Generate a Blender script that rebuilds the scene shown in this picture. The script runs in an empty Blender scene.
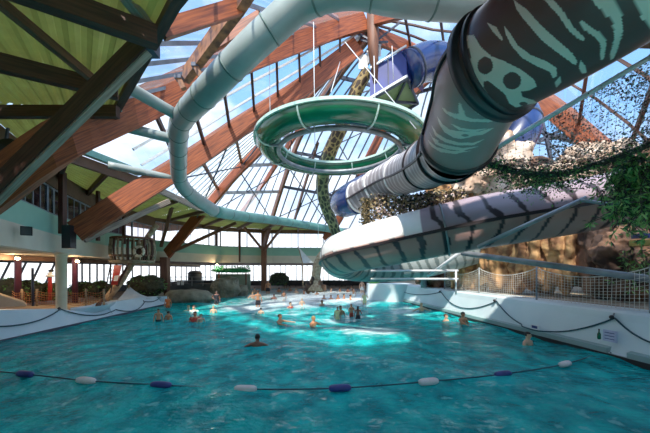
import bpy, bmesh, math, random
import numpy as np
from mathutils import Vector, Matrix, noise

F, CX, HY, H = 300.0, 325.0, 270.0, 2.3          # focal (px), centre column, horizon row, eye height
C = bpy.context.scene.collection
V = Vector

def W(px, py, Y):
    return V(((px-CX)/F*Y, Y, H+(HY-py)/F*Y))
def Wz(px, py, z):
    return W(px, py, (z-H)*F/(HY-py))
def proj(p):
    y = max(p[1], 0.2)
    return CX+F*p[0]/y, HY-F*(p[2]-H)/y

# ------------------------------------------------------------------ materials
def mat(name, col, rough=0.6, col2=None, scale=4.0, stretch=(1,1,1), bump=0.0, bscale=None, metal=0.0,
        coords='Object', attr=None, emit=None, estr=0.0, spec=0.5, detail=4.0, lo=0.35, hi=0.65, sub=0.0):
    m = bpy.data.materials.new(name); m.use_nodes = True
    nt = m.node_tree; b = nt.nodes['Principled BSDF']
    b.inputs['Roughness'].default_value = rough
    b.inputs['Metallic'].default_value = metal
    b.inputs['Specular IOR Level'].default_value = spec
    tc = nt.nodes.new('ShaderNodeTexCoord'); mp = nt.nodes.new('ShaderNodeMapping')
    mp.inputs['Scale'].default_value = stretch
    nt.links.new(tc.outputs[coords], mp.inputs['Vector'])
    n = nt.nodes.new('ShaderNodeTexNoise'); n.inputs['Scale'].default_value = scale; n.inputs['Detail'].default_value = detail
    nt.links.new(mp.outputs[0], n.inputs['Vector'])
    r = nt.nodes.new('ShaderNodeValToRGB')
    c2 = col2 if col2 else tuple(c*0.78 for c in col)
    r.color_ramp.elements[0].position = lo; r.color_ramp.elements[1].position = hi
    r.color_ramp.elements[0].color = (*c2, 1); r.color_ramp.elements[1].color = (*col, 1)
    nt.links.new(n.outputs['Fac'], r.inputs['Fac'])
    out = r.outputs['Color']
    if attr:
        a = nt.nodes.new('ShaderNodeVertexColor'); a.layer_name = attr
        mx = nt.nodes.new('ShaderNodeMix'); mx.data_type = 'RGBA'; mx.blend_type = 'MULTIPLY'
        mx.inputs['Factor'].default_value = 1.0
        nt.links.new(a.outputs['Color'], mx.inputs['A']); nt.links.new(out, mx.inputs['B'])
        out = mx.outputs['Result']
    nt.links.new(out, b.inputs['Base Color'])
    if bump > 0:
        n2 = nt.nodes.new('ShaderNodeTexNoise'); n2.inputs['Scale'].default_value = bscale or scale*3
        n2.inputs['Detail'].default_value = 5
        nt.links.new(mp.outputs[0], n2.inputs['Vector'])
        bp = nt.nodes.new('ShaderNodeBump'); bp.inputs['Strength'].default_value = bump; bp.inputs['Distance'].default_value = 0.1
        nt.links.new(n2.outputs['Fac'], bp.inputs['Height']); nt.links.new(bp.outputs[0], b.inputs['Normal'])
    if emit:
        b.inputs['Emission Color'].default_value = (*emit, 1); b.inputs['Emission Strength'].default_value = estr
    return m

def S(r, g, b):                                   # sRGB 0-255 to linear
    f = lambda c: (c/255/12.92) if c/255 <= .04045 else ((c/255+.055)/1.055)**2.4
    return (f(r), f(g), f(b))

M = {}
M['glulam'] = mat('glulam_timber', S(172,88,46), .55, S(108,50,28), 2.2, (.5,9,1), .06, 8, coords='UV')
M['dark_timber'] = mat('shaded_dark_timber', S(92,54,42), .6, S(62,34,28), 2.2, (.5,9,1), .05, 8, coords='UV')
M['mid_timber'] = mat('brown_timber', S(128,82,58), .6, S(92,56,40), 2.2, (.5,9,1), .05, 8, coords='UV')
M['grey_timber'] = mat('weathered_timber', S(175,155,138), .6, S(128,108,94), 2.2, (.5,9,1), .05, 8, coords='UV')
M['mottled_timber'] = mat('mottled_timber', S(170,112,70), .6, S(90,52,34), 5, (1,1,1), .08, 8)
M['soffit'] = mat('green_corrugated_sheet', S(136,148,72), .5, S(100,114,54), 1.5)
M['teal_duct'] = mat('pale_green_duct', S(158,168,163), .35, S(142,152,147), 1.5, spec=.5)
M['teal_gutter'] = mat('teal_gutter', S(112,168,158), .4, S(92,146,138), 1.5)
M['duct_seam'] = mat('duct_seam', S(100,122,114), .5)
M['concrete'] = mat('painted_concrete', S(216,206,186), .7, S(202,192,174), .8)
M['green_wall'] = mat('mint_wall', S(148,196,176), .6, S(134,182,164), .6)
M['beige'] = mat('beige_plaster', S(205,186,160), .8, S(190,170,146), .8)
M['column'] = mat('cream_column', S(226,208,172), .6, S(212,192,156), 2)
M['pool_white'] = mat('white_pool_shell', S(220,232,236), .35, S(202,220,226), .7)
M['pool_grey'] = mat('grey_pool_ledge', S(158,182,182), .4, S(140,166,166), .8)
M['deck'] = mat('tan_deck', S(170,150,125), .7, S(140,122,102), 1.2, bump=.1)
M['floor_teal'] = mat('pool_floor_teal', S(70,200,205), .6, S(40,170,182), .5)
M['steel'] = mat('grey_steel', S(150,156,160), .4, S(122,128,132), 3, metal=.3)
M['dark_steel'] = mat('dark_blue_steel', S(74,80,98), .5, S(56,62,78), 3)
M['white_bar'] = mat('white_aluminium_bar', S(225,228,230), .4, S(205,210,214), 3)
M['grey_bar'] = mat('grey_aluminium_bar', S(128,138,150), .4, S(104,114,126), 3)
M['black'] = mat('black_plastic', S(28,26,30), .5)
M['rope'] = mat('teal_rope', S(34,84,98), .7, S(20,58,72), 20)
M['green_slide'] = mat('green_fibreglass', S(8,104,66), .2, S(4,84,56), .8, spec=.7)
M['mint_rim'] = mat('mint_rim', S(196,226,210), .35, S(176,212,196), 1)
M['blue_slide'] = mat('blue_fibreglass', S(26,50,108), .25, S(20,40,90), .8, spec=.7)
M['blue_panel'] = mat('blue_panel', S(42,56,136), .45, S(32,44,112), .9)
M['green_panel'] = mat('pale_green_panel', S(150,172,118), .6, S(128,150,100), 1)
M['flange'] = mat('dark_flange', S(38,28,32), .45, S(28,20,24), 3)
M['pattern'] = mat('printed_fibreglass', (1,1,1), .32, (.86,.86,.86), 1.2, attr='Col', spec=.3)
M['pattern_matte'] = mat('painted_pattern', (1,1,1), .6, (.75,.75,.75), 5, attr='Col')
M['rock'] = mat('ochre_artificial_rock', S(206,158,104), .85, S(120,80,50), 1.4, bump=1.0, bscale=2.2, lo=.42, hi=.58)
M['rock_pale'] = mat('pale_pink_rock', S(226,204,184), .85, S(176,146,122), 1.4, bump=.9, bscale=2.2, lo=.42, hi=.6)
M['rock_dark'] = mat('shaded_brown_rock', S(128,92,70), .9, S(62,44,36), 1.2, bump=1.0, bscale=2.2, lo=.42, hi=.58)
M['rock_grey'] = mat('grey_rock', S(142,136,118), .85, S(96,94,80), 1.6, bump=.5, bscale=3)
M['leaf'] = mat('leaf_green', S(120,176,98), .5, S(74,128,66), 5)
M['leaf_light'] = mat('light_leaf', S(176,214,136), .5, S(120,170,96), 5)
M['leaf_dark'] = mat('dark_leaf', S(62,66,56), .6, S(32,32,28), 5)
M['net_pink'] = mat('pale_net_scrap', S(226,204,198), .7, S(166,140,134), 9)
M['net_brown'] = mat('brown_net_scrap', S(128,100,92), .7, S(70,52,48), 9)
M['cord'] = mat('white_net_cord', S(226,220,206), .7, S(190,184,172), 9)
M['orange_cord'] = mat('orange_net_cord', S(196,130,84), .7, S(150,92,60), 9)
M['bush'] = mat('dark_bush', S(64,70,52), .8, S(34,36,28), 6, bump=.5, bscale=12)
M['red'] = mat('red_paint', S(190,50,50), .5)
M['white'] = mat('white_paint', S(236,236,236), .5, S(218,218,220), 2)
M['purple'] = mat('purple_post', S(96,44,72), .5, S(68,30,52), 2)
M['canvas'] = mat('white_canvas', S(214,226,234), .8, S(190,206,218), 2)
M['bamboo'] = mat('weathered_stave', S(158,140,112), .7, S(106,90,70), 6)
M['mast'] = mat('pale_log', S(196,172,142), .7, S(140,112,84), 6, bump=.3)
M['ground'] = mat('sand_ground', S(225,222,214), .9, S(205,200,190), .2)
M['brown_band'] = mat('brown_fascia', S(118,84,64), .7, S(96,66,50), 1.5)
M['interior'] = mat('dim_interior', S(122,92,104), .8, S(78,60,76), 1.1, lo=.3, hi=.7)
M['terrace'] = mat('dark_terrace', S(84,88,92), .7, S(58,62,66), 1.2)
M['greystone'] = mat('grey_green_wall', S(150,164,146), .8, S(122,138,122), 1.2)
M['sign'] = mat('pale_lilac_sign', S(206,206,232), .5, S(186,188,220), 6)
M['float_blue'] = mat('blue_float', S(52,56,128), .4, S(40,44,108), 6)
M['float_white'] = mat('white_float', S(232,222,220), .4, S(212,200,200), 6)
M['lamp'] = mat('warm_lamp', S(255,225,180), .5, emit=(1,.72,.4), estr=14)
M['hair_dark'] = mat('dark_hair', S(34,26,24), .6, S(22,16,14), 20)
M['hair_brown'] = mat('brown_hair', S(96,62,42), .6, S(66,40,26), 20)
M['hair_blond'] = mat('blond_hair', S(206,170,112), .6, S(168,130,80), 20)
M['eye'] = mat('eye', S(30,24,22), .3)
SKIN = {'light': mat('light_skin', S(232,184,152), .5, S(218,166,134), 6),
        'tan': mat('tan_skin', S(208,144,104), .5, S(190,126,88), 6),
        'brown': mat('brown_skin', S(142,92,72), .5, S(122,76,60), 6)}
CLOTH = {k: mat(k+'_swimwear', c, .7, None, 8) for k, c in {
    'red': S(200,64,48), 'black': S(34,34,44), 'blue': S(44,70,140), 'white': S(240,240,236), 'yellow': S(255,236,178), 'orange': S(226,120,60), 'green': S(60,130,90), 'purple': S(100,70,130)}.items()}

def glass_mat(name, tint, refl=.06, milk=0.0, milkcol=(.9,.93,.95)):
    m = bpy.data.materials.new(name); m.use_nodes = True; nt = m.node_tree
    nt.nodes.remove(nt.nodes['Principled BSDF']); o = nt.nodes['Material Output']
    t = nt.nodes.new('ShaderNodeBsdfTransparent'); t.inputs['Color'].default_value = (*tint, 1)
    g = nt.nodes.new('ShaderNodeBsdfGlossy'); g.inputs['Roughness'].default_value = .08
    mx = nt.nodes.new('ShaderNodeMixShader')
    fr = nt.nodes.new('ShaderNodeFresnel'); fr.inputs['IOR'].default_value = 1.3
    nt.links.new(fr.outputs[0], mx.inputs[0]); nt.links.new(t.outputs[0], mx.inputs[1]); nt.links.new(g.outputs[0], mx.inputs[2])
    last = mx.outputs[0]
    if milk > 0:
        tr = nt.nodes.new('ShaderNodeBsdfTranslucent'); tr.inputs['Color'].default_value = (*milkcol, 1)
        m2 = nt.nodes.new('ShaderNodeMixShader')
        n = nt.nodes.new('ShaderNodeTexNoise'); n.inputs['Scale'].default_value = .35
        mr = nt.nodes.new('ShaderNodeMapRange'); mr.inputs['From Min'].default_value = .3; mr.inputs['From Max'].default_value = .7
        mr.inputs['To Min'].default_value = milk*.4; mr.inputs['To Max'].default_value = min(1, milk*1.6)
        nt.links.new(n.outputs['Fac'], mr.inputs['Value']); nt.links.new(mr.outputs[0], m2.inputs[0])
        nt.links.new(last, m2.inputs[1]); nt.links.new(tr.outputs[0], m2.inputs[2]); last = m2.outputs[0]
    nt.links.new(last, o.inputs['Surface'])
    return m
M['glass'] = glass_mat('roof_glass', (.93,.96,.98), milk=.06)
M['glass_milk'] = glass_mat('milky_roof_sheet', (.93,.95,.97), milk=.35)
M['glass_clear'] = glass_mat('clear_glass', (.95,.97,.98))
M['glass_dim'] = glass_mat('tinted_window', (.75,.72,.78), milk=.05)

def translucent(m,k,col):
    nt=m.node_tree; b=nt.nodes['Principled BSDF']; o=nt.nodes['Material Output']
    t=nt.nodes.new('ShaderNodeBsdfTranslucent'); t.inputs['Color'].default_value=(*col,1); ms=nt.nodes.new('ShaderNodeMixShader'); ms.inputs[0].default_value=k
    nt.links.new(b.outputs[0],ms.inputs[1]); nt.links.new(t.outputs[0],ms.inputs[2]); nt.links.new(ms.outputs[0],o.inputs['Surface'])
for _k,_c in(('leaf',S(120,180,90)),('leaf_light',S(170,210,120))): translucent(M[_k],.3,_c)
translucent(M['soffit'],.06,S(186,190,96))
# ------------------------------------------------------------------ mesh builder
class MB:
    def __init__(s): s.v=[]; s.f=[]; s.uv=[]; s.col=None; s.smooth=[]
    def add(s, vs, fs, uvs=None, smooth=False):
        o=len(s.v); s.v += [V(p) for p in vs]
        for i, f in enumerate(fs):
            s.f.append([o+k for k in f]); s.smooth.append(smooth)
            s.uv.append(uvs[i] if uvs else [(0,0)]*len(f))
        return s
    def box(s, c, size, rz=0.0, rot=None):
        R = rot if rot is not None else Matrix.Rotation(rz,3,'Z')
        x,y,z=[k/2 for k in size]; c=V(c)
        vs=[c+R@V((a*x,b*y,d*z)) for d in(-1,1) for b in(-1,1) for a in(-1,1)]
        fs=[(0,2,3,1),(4,5,7,6),(0,1,5,4),(2,6,7,3),(0,4,6,2),(1,3,7,5)]
        uv=[[(0,0),(size[0],0),(size[0],size[1]),(0,size[1])]]*6
        return s.add(vs,fs,uv)
    def bar(s, pts, w, d0, up=V((0,0,1)), closed=False):      # rectangular section swept along a polyline
        pts=[V(p) for p in pts]; n=len(pts); vs=[]; L=0; Ls=[]
        for i,p in enumerate(pts):
            T=(pts[min(i+1,n-1)]-pts[max(i-1,0)]).normalized()
            A=T.cross(up)
            if A.length<1e-3: A=T.cross(V((1,0,0)))
            A.normalize(); U=A.cross(T).normalized(); d=d0[i] if isinstance(d0,list) else d0
            if i: L+=(p-pts[i-1]).length
            Ls.append(L)
            for a,b in((-1,-1),(1,-1),(1,1),(-1,1)): vs.append(p+A*(a*w/2)+U*(b*d/2))
        fs=[];uv=[]
        for i in range(n-1):
            for k in range(4):
                j=(k+1)%4; fs.append((i*4+k,i*4+j,i*4+4+j,i*4+4+k))
                ww=(w,d,w,d)[k]
                uv.append([(Ls[i],k*2),(Ls[i],k*2+ww),(Ls[i+1],k*2+ww),(Ls[i+1],k*2)])
        fs+=[(3,2,1,0),((n-1)*4,(n-1)*4+1,(n-1)*4+2,(n-1)*4+3)]; uv+=[[(0,0),(w,0),(w,d),(0,d)]]*2
        return s.add(vs,fs,uv)
    def tube(s, pts, r, seg=12, cap=True, smooth=True):
        pts=[V(p) for p in pts]; n=len(pts)
        rs=r if isinstance(r,(list,tuple,np.ndarray)) else [r]*n
        fr=frames(pts); vs=[];fs=[];uv=[];L=0
        for i,p in enumerate(pts):
            T,A,B=fr[i]
            for k in range(seg):
                a=2*math.pi*k/seg; vs.append(p+A*(math.cos(a)*rs[i])+B*(math.sin(a)*rs[i]))
        for i in range(n-1):
            dl=(pts[i+1]-pts[i]).length
            for k in range(seg):
                j=(k+1)%seg; fs.append((i*seg+k,i*seg+j,(i+1)*seg+j,(i+1)*seg+k))
                uv.append([(L,k/seg),(L,(k+1)/seg),(L+dl,(k+1)/seg),(L+dl,k/seg)])
            L+=dl
        if cap:
            fs.append(tuple(range(seg))[::-1]); uv.append([(0,0)]*seg)
            fs.append(tuple((n-1)*seg+k for k in range(seg))); uv.append([(0,0)]*seg)
        return s.add(vs,fs,uv,smooth)
    def lathe(s, prof, c=(0,0,0), seg=20):
        c=V(c); vs=[];fs=[]
        for r,z in prof:
            for k in range(seg):
                a=2*math.pi*k/seg; vs.append(c+V((r*math.cos(a),r*math.sin(a),z)))
        for i in range(len(prof)-1):
            for k in range(seg):
                j=(k+1)%seg; fs.append((i*seg+k,i*seg+j,(i+1)*seg+j,(i+1)*seg+k))
        fs.append(tuple(range(seg))[::-1]); fs.append(tuple((len(prof)-1)*seg+k for k in range(seg)))
        return s.add(vs,fs,None,True)
    def blob(s, c, rad, sub=4, amp=.25, freq=1.2, seed=0, flute=0.0, R=None, smooth=True, boxy=0.0):
        bm=bmesh.new(); bmesh.ops.create_icosphere(bm,subdivisions=sub,radius=1.0)
        c=V(c); rad=V(rad); vs=[]
        for v in bm.verts:
            n=v.co.normalized()
            if boxy:
                mx=max(abs(n.x),abs(n.y),abs(n.z)); n=n.lerp(n/mx*.85,boxy)
            q=V((n.x*rad.x,n.y*rad.y,n.z*rad.z))
            d=noise.fractal((q+V((seed*7.3,seed*3.1,seed*1.7)))*freq,1.0,2.0,4)
            k=1+amp*d
            if flute: k+=flute*abs(noise.noise(V((q.x*2.2+seed,q.y*2.2,q.z*.35))))-flute*.3
            q=q*k
            if R is not None: q=R@q
            vs.append(c+q)
        fs=[[v.index for v in f.verts] for f in bm.faces]; bm.free()
        return s.add(vs,fs,None,smooth)
    def quad(s,a,b,c,d): return s.add([a,b,c,d],[(0,1,2,3)],[[(0,0),(1,0),(1,1),(0,1)]])
    def build(s, name, m, parent=None, color=None, world=True):
        me=bpy.data.meshes.new(name)
        off=V((0,0,0))
        if parent is not None and world:
            p=parent
            while p is not None: off+=p.location; p=p.parent
        me.from_pydata([tuple(v-off) for v in s.v],[],s.f)
        uvl=me.uv_layers.new(name='UVMap')
        flat=[c for f in s.uv for uv in f for c in uv]
        uvl.data.foreach_set('uv',flat)
        me.polygons.foreach_set('use_smooth',s.smooth)
        if color is not None:
            ca=me.color_attributes.new('Col','FLOAT_COLOR','POINT')
            ca.data.foreach_set('color',np.asarray(color,dtype=np.float32).ravel())
        me.materials.append(m); me.update()
        o=bpy.data.objects.new(name,me); C.objects.link(o)
        if parent is not None: o.parent=parent
        return o

def frames(pts):
    n=len(pts); out=[]; T0=None; A=None
    for i in range(n):
        T=(pts[min(i+1,n-1)]-pts[max(i-1,0)]).normalized()
        if A is None:
            A=T.cross(V((0,0,1)))
            if A.length<1e-3: A=V((1,0,0))
            A.normalize()
        else:
            A=(A-T*A.dot(T)).normalized()
        B=A.cross(T).normalized()
        out.append((T,A,B))
    return out

def spline(pts, n=60):
    P=[V(p) for p in pts]; P=[P[0]*2-P[1]]+P+[P[-1]*2-P[-2]]
    out=[]; k=len(P)-3
    for i in range(n+1):
        t=i/n*k; j=min(int(t),k-1); u=t-j; a,b,c,d=P[j:j+4]
        out.append(.5*((2*b)+(c-a)*u+(2*a-5*b+4*c-d)*u*u+(3*b-a-3*c+d)*u**3))
    # even arc spacing
    L=[0]
    for i in range(n): L.append(L[-1]+(out[i+1]-out[i]).length)
    return [at_len(out,L,L[-1]*i/n) for i in range(n+1)]
def at_len(P,L,l):
    for i in range(len(P)-1):
        if l<=L[i+1]+1e-9:
            d=L[i+1]-L[i]; return P[i].lerp(P[i+1],0 if d<1e-9 else min(1,(l-L[i])/d))
    return P[-1].copy()
def lens(P):
    L=[0]
    for i in range(len(P)-1): L.append(L[-1]+(P[i+1]-P[i]).length)
    return L
def resamp(P,a,b,n):
    L=lens(P); return [at_len(P,L,L[-1]*(a+(b-a)*i/n)) for i in range(n+1)]

def tag(o,label=None,cat=None,group=None,kind=None):
    if label: o['label']=label
    if cat: o['category']=cat
    if group: o['group']=group
    if kind: o['kind']=kind
    return o
def thing(name,label,cat,loc=(0,0,0),group=None):
    o=bpy.data.objects.new(name,None); o.empty_display_size=.2; C.objects.link(o); o.location=V(loc)
    return tag(o,label,cat,group)
def struct(name,mb,m,label=None,cat='structure',**k):
    o=mb.build(name,m,**k); o['kind']='structure'
    tag(o,label,cat); return o
def sthing(name,label,cat='structure',loc=(0,0,0)):
    o=thing(name,label,cat,loc); o['kind']='structure'; return o
rnd=random.Random(7)

# ------------------------------------------------------------------ camera, sky, lights
cam=bpy.data.cameras.new('camera'); co=bpy.data.objects.new('camera',cam); C.objects.link(co)
cam.sensor_width=36; cam.lens=F/650*36; co.location=(0,0,H); co.rotation_euler=(math.pi/2,0,0)
cam.shift_y=(HY-216.5)/650; cam.clip_end=400
bpy.context.scene.camera=co
w=bpy.data.worlds.new('sky'); bpy.context.scene.world=w; w.use_nodes=True
nt=w.node_tree; bg=nt.nodes['Background']
tc=nt.nodes.new('ShaderNodeTexCoord'); mp=nt.nodes.new('ShaderNodeMapping'); mp.inputs['Scale'].default_value=(1,1,2.2)
n1=nt.nodes.new('ShaderNodeTexNoise'); n1.inputs['Scale'].default_value=2.6; n1.inputs['Detail'].default_value=6
rp=nt.nodes.new('ShaderNodeValToRGB'); rp.color_ramp.elements[0].position=.47; rp.color_ramp.elements[1].position=.68
rp.color_ramp.elements[0].color=(*S(104,156,212),1); rp.color_ramp.elements[1].color=(*S(240,243,247),1)
sx=nt.nodes.new('ShaderNodeSeparateXYZ'); hz=nt.nodes.new('ShaderNodeMapRange')
hz.inputs['From Min'].default_value=.02; hz.inputs['From Max'].default_value=.35; hz.inputs['To Min'].default_value=1; hz.inputs['To Max'].default_value=0
mx=nt.nodes.new('ShaderNodeMix'); mx.data_type='RGBA'; mx.inputs['B'].default_value=(*S(238,241,246),1)
nt.links.new(tc.outputs['Generated'],mp.inputs['Vector']); nt.links.new(mp.outputs[0],n1.inputs['Vector']); nt.links.new(n1.outputs['Fac'],rp.inputs['Fac'])
nt.links.new(tc.outputs['Generated'],sx.inputs[0]); nt.links.new(sx.outputs['Z'],hz.inputs['Value'])
nt.links.new(hz.outputs[0],mx.inputs['Factor']); nt.links.new(rp.outputs['Color'],mx.inputs['A']); nt.links.new(mx.outputs['Result'],bg.inputs['Color'])
bg.inputs['Strength'].default_value=1.6
sun=bpy.data.lights.new('sun','SUN'); sun.energy=5.2; sun.angle=math.radians(2.2); sun.color=(1,.95,.86)
so=bpy.data.objects.new('sun',sun); C.objects.link(so)
so.rotation_euler=(V((.14,.60,-.77))).to_track_quat('-Z','Y').to_euler()
vs=bpy.context.scene.view_settings
vs.view_transform='Standard'; vs.exposure=0.42; vs.gamma=1.1
try: vs.look='None'
except Exception: pass
cy=bpy.context.scene.cycles
cy.max_bounces=8; cy.diffuse_bounces=4; cy.glossy_bounces=3; cy.transparent_max_bounces=16; cy.transmission_bounces=4
cy.use_denoising=True; cy.sample_clamp_indirect=4.0; cy.caustics_reflective=False; cy.caustics_refractive=False

# ------------------------------------------------------------------ pool and deck
def wx_r(Y): return 7.7-.144*(Y-7.1)
def wx_l(Y): return -10.35-.02*(Y-10)
def floor_z(Y):
    if Y<8: return -1.55
    return max(-1.55+.042*(Y-8), -.40) if Y<35.5 else -.40

mb=MB()                                     # sloping pool floor
ys=[-6,8,14,20,26,32,35.5]; 
for a,b in zip(ys[:-1],ys[1:]):
    mb.quad((-13,a,floor_z(a)),(9.5,a,floor_z(a)),(9.5,b,floor_z(b)),(-13,b,floor_z(b)))
struct('floor',mb,M['floor_teal'],'pale turquoise sloping pool floor under the water','pool floor')

def water_mat():
    m=bpy.data.materials.new('pool_water'); m.use_nodes=True; nt=m.node_tree; b=nt.nodes['Principled BSDF']; o=nt.nodes['Material Output']
    tc=nt.nodes.new('ShaderNodeTexCoord')
    def nz(scale,st=(1,1,1),det=4):
        mp=nt.nodes.new('ShaderNodeMapping'); mp.inputs['Scale'].default_value=st
        n=nt.nodes.new('ShaderNodeTexNoise'); n.inputs['Scale'].default_value=scale; n.inputs['Detail'].default_value=det
        nt.links.new(tc.outputs['Object'],mp.inputs['Vector']); nt.links.new(mp.outputs[0],n.inputs['Vector']); return n
    n=nz(1.9,(1,.8,1),9)
    r=nt.nodes.new('ShaderNodeValToRGB'); r.color_ramp.elements[0].position=.36; r.color_ramp.elements[1].position=.66
    r.color_ramp.elements[0].color=(*S(0,150,158),1); r.color_ramp.elements[1].color=(*S(36,226,222),1)
    nt.links.new(n.outputs['Fac'],r.inputs['Fac'])
    fa=nt.nodes.new('ShaderNodeVertexColor'); fa.layer_name='Col'
    fn=nz(1.5,(1,2.2,1),7)
    sub=nt.nodes.new('ShaderNodeMath'); sub.operation='ADD'
    sc=nt.nodes.new('ShaderNodeSeparateColor'); nt.links.new(fa.outputs['Color'],sc.inputs[0])
    nt.links.new(sc.outputs[0],sub.inputs[0]); nt.links.new(fn.outputs['Fac'],sub.inputs[1])
    mr=nt.nodes.new('ShaderNodeMapRange'); mr.inputs['From Min'].default_value=.80; mr.inputs['From Max'].default_value=1.22
    nt.links.new(sub.outputs[0],mr.inputs['Value'])
    mx=nt.nodes.new('ShaderNodeMix'); mx.data_type='RGBA'; mx.inputs['B'].default_value=(*S(232,246,246),1)
    fl=nz(4.2,(1,.9,1),3); flr=nt.nodes.new('ShaderNodeMapRange'); flr.inputs['From Min'].default_value=.60; flr.inputs['From Max'].default_value=.70; flr.inputs['To Max'].default_value=.55  # light cyan flecks: caustic glints painted into the water colour
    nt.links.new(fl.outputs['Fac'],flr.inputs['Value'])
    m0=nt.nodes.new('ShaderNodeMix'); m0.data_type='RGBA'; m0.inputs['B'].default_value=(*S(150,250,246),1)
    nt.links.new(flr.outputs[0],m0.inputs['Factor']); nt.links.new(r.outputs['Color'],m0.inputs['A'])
    nt.links.new(mr.outputs[0],mx.inputs['Factor']); nt.links.new(m0.outputs['Result'],mx.inputs['A'])
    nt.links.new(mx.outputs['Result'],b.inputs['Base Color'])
    b.inputs['Roughness'].default_value=.06; b.inputs['IOR'].default_value=1.33; b.inputs['Specular IOR Level'].default_value=.24
    h1=nz(2.4,(1,1.5,1),5); h2=nz(7,(1,1.7,1),4)
    ad=nt.nodes.new('ShaderNodeMath'); ad.operation='MULTIPLY_ADD'; ad.inputs[1].default_value=.55
    nt.links.new(h2.outputs['Fac'],ad.inputs[0]); nt.links.new(h1.outputs['Fac'],ad.inputs[2])
    bp=nt.nodes.new('ShaderNodeBump'); bp.inputs['Strength'].default_value=.75; bp.inputs['Distance'].default_value=.25
    nt.links.new(ad.outputs[0],bp.inputs['Height']); nt.links.new(bp.outputs[0],b.inputs['Normal'])
    t=nt.nodes.new('ShaderNodeBsdfTransparent'); t.inputs['Color'].default_value=(.25,.84,.82,1)
    ms=nt.nodes.new('ShaderNodeMixShader')
    inv=nt.nodes.new('ShaderNodeMapRange'); inv.inputs['To Min'].default_value=.30; inv.inputs['To Max'].default_value=.02
    nt.links.new(mr.outputs[0],inv.inputs['Value']); nt.links.new(inv.outputs[0],ms.inputs[0])
    nt.links.new(b.outputs[0],ms.inputs[1]); nt.links.new(t.outputs[0],ms.inputs[2]); nt.links.new(ms.outputs[0],o.inputs['Surface'])
    return m
FO=[(325,296,90,8,.62),(285,303,60,6,.5),(248,308,42,5,.50),(215,304,20,4,.30),(300,300,46,7,.55),(335,291,60,5,.55),(300,292,50,4,.5),(370,331,44,6,.42),(405,311,24,6,.40),(345,320,40,5,.3),(290,314,30,4,.25),(420,325,40,5,.15),(360,302,20,6,.4)]
mb=MB(); nx,ny=150,260; col=[]
for j in range(ny+1):
    Y=1.0+(37.6-1.0)*(j/ny)**1.35
    for i in range(nx+1):
        x0=wx_l(Y) if Y<20.2 else -14.5; x1=wx_r(Y) if Y<22 else 6.5
        X=x0+(x1-x0)*i/nx
        z=.030*math.sin(.9*X+1.7*Y+1.3*noise.noise(V((X*.3,Y*.3,0)))) + .05*noise.noise(V((X*.7,Y*.9,3.1)))+.03*noise.noise(V((X*1.9,Y*2.3,7.7)))
        z*=min(1,max(.15,(34-Y)/14)); 
        mb.v.append(V((X,Y,z)))
        px,py=proj((X,Y,0)); f=0
        for a,b,ra,rb,k in FO: f=max(f,k*1.6*math.exp(-(((px-a)/ra)**2+((py-b)/rb)**2)))
        col.append((f,f,f,1))
for j in range(ny):
    for i in range(nx):
        a=j*(nx+1)+i; mb.f.append([a,a+1,a+nx+2,a+nx+1]); mb.smooth.append(True); mb.uv.append([(0,0)]*4)
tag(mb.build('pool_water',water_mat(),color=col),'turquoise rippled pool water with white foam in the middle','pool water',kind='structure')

# right pool wall
ysr=[-2,4,8,12,16,20,21.6]
mb=MB()
prof=[(0,-1.7),(0,.10),(.05,.12),(.30,.95),(.34,1.14),(.42,1.2),(1.2,1.22),(1.2,-1.7)]
for i,Y in enumerate(ysr):
    for dx,z in prof: mb.v.append(V((wx_r(Y)+dx-.02,Y,z)))
n=len(prof)
for i in range(len(ysr)-1):
    for k in range(n-1): mb.f.append([i*n+k,i*n+k+1,(i+1)*n+k+1,(i+1)*n+k]); mb.smooth.append(False); mb.uv.append([(0,0)]*4)
e=(len(ysr)-1)*n; mb.f.append([e+k for k in range(n)]); mb.smooth.append(False); mb.uv.append([(0,0)]*n)
struct('wall_right',mb,M['pool_white'],'white pool side wall on the right under the net fence','pool wall')
mb=MB()
for Y0,Y1 in((3,7.55),(8.0,21.4)):
    mb.add([(wx_r(Y)+dx,Y,z) for Y in(Y0,Y1) for dx,z in((-.045,-1.5),(-.045,.22),(.10,.27),(.10,-1.5))],
           [(0,1,5,4),(1,2,6,5),(2,3,7,6),(0,3,2,1),(4,5,6,7)])
struct('trim_1',mb,M['pool_grey'],'grey-green ledge along the foot of the right pool wall','ledge')
mb=MB()
mb.add([(wx_r(Y)-.075,Y,z) for Y in(3,21.4) for z in(-.6,.085)]+[(wx_r(Y)+.05,Y,z) for Y in(3,21.4) for z in(-.6,.085)],[(0,1,3,2),(1,5,7,3),(4,6,7,5)])
struct('trim_2',mb,M['black'],'dark waterline strip along the right pool wall','trim')
mb=MB()
mb.add([(wx_l(Y)+.03,Y,z) for Y in(-2,20.1) for z in(-.6,.07)]+[(wx_l(Y)-.1,Y,z) for Y in(-2,20.1) for z in(-.6,.07)],[(0,2,3,1),(1,3,7,5),(4,5,7,6)])
struct('trim_3',mb,M['dark_steel'],'dark waterline strip along the left pool wall','trim')
mb=MB()
mb.add([W(391,284,21.8)*1,V((4.55,21.8,-1)),V((3.35,23.2,-1)),V((3.35,23.2,1.25)),V((4.85,21.8,1.25)),V((6.5,21.8,1.25)),V((6.5,21.8,-1)),V((6.5,24.2,1.25)),V((3.35,24.2,1.25)),V((3.35,24.2,-1)),V((6.5,24.2,-1))],
       [(1,2,3,4),(1,4,5,6),(3,8,7,5,4),(2,9,8,3),(9,10,7,8),(10,6,5,7)])
struct('wall_back_right',mb,M['pool_white'],'sunlit white wall block at the far end of the right pool wall','pool wall')
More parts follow.
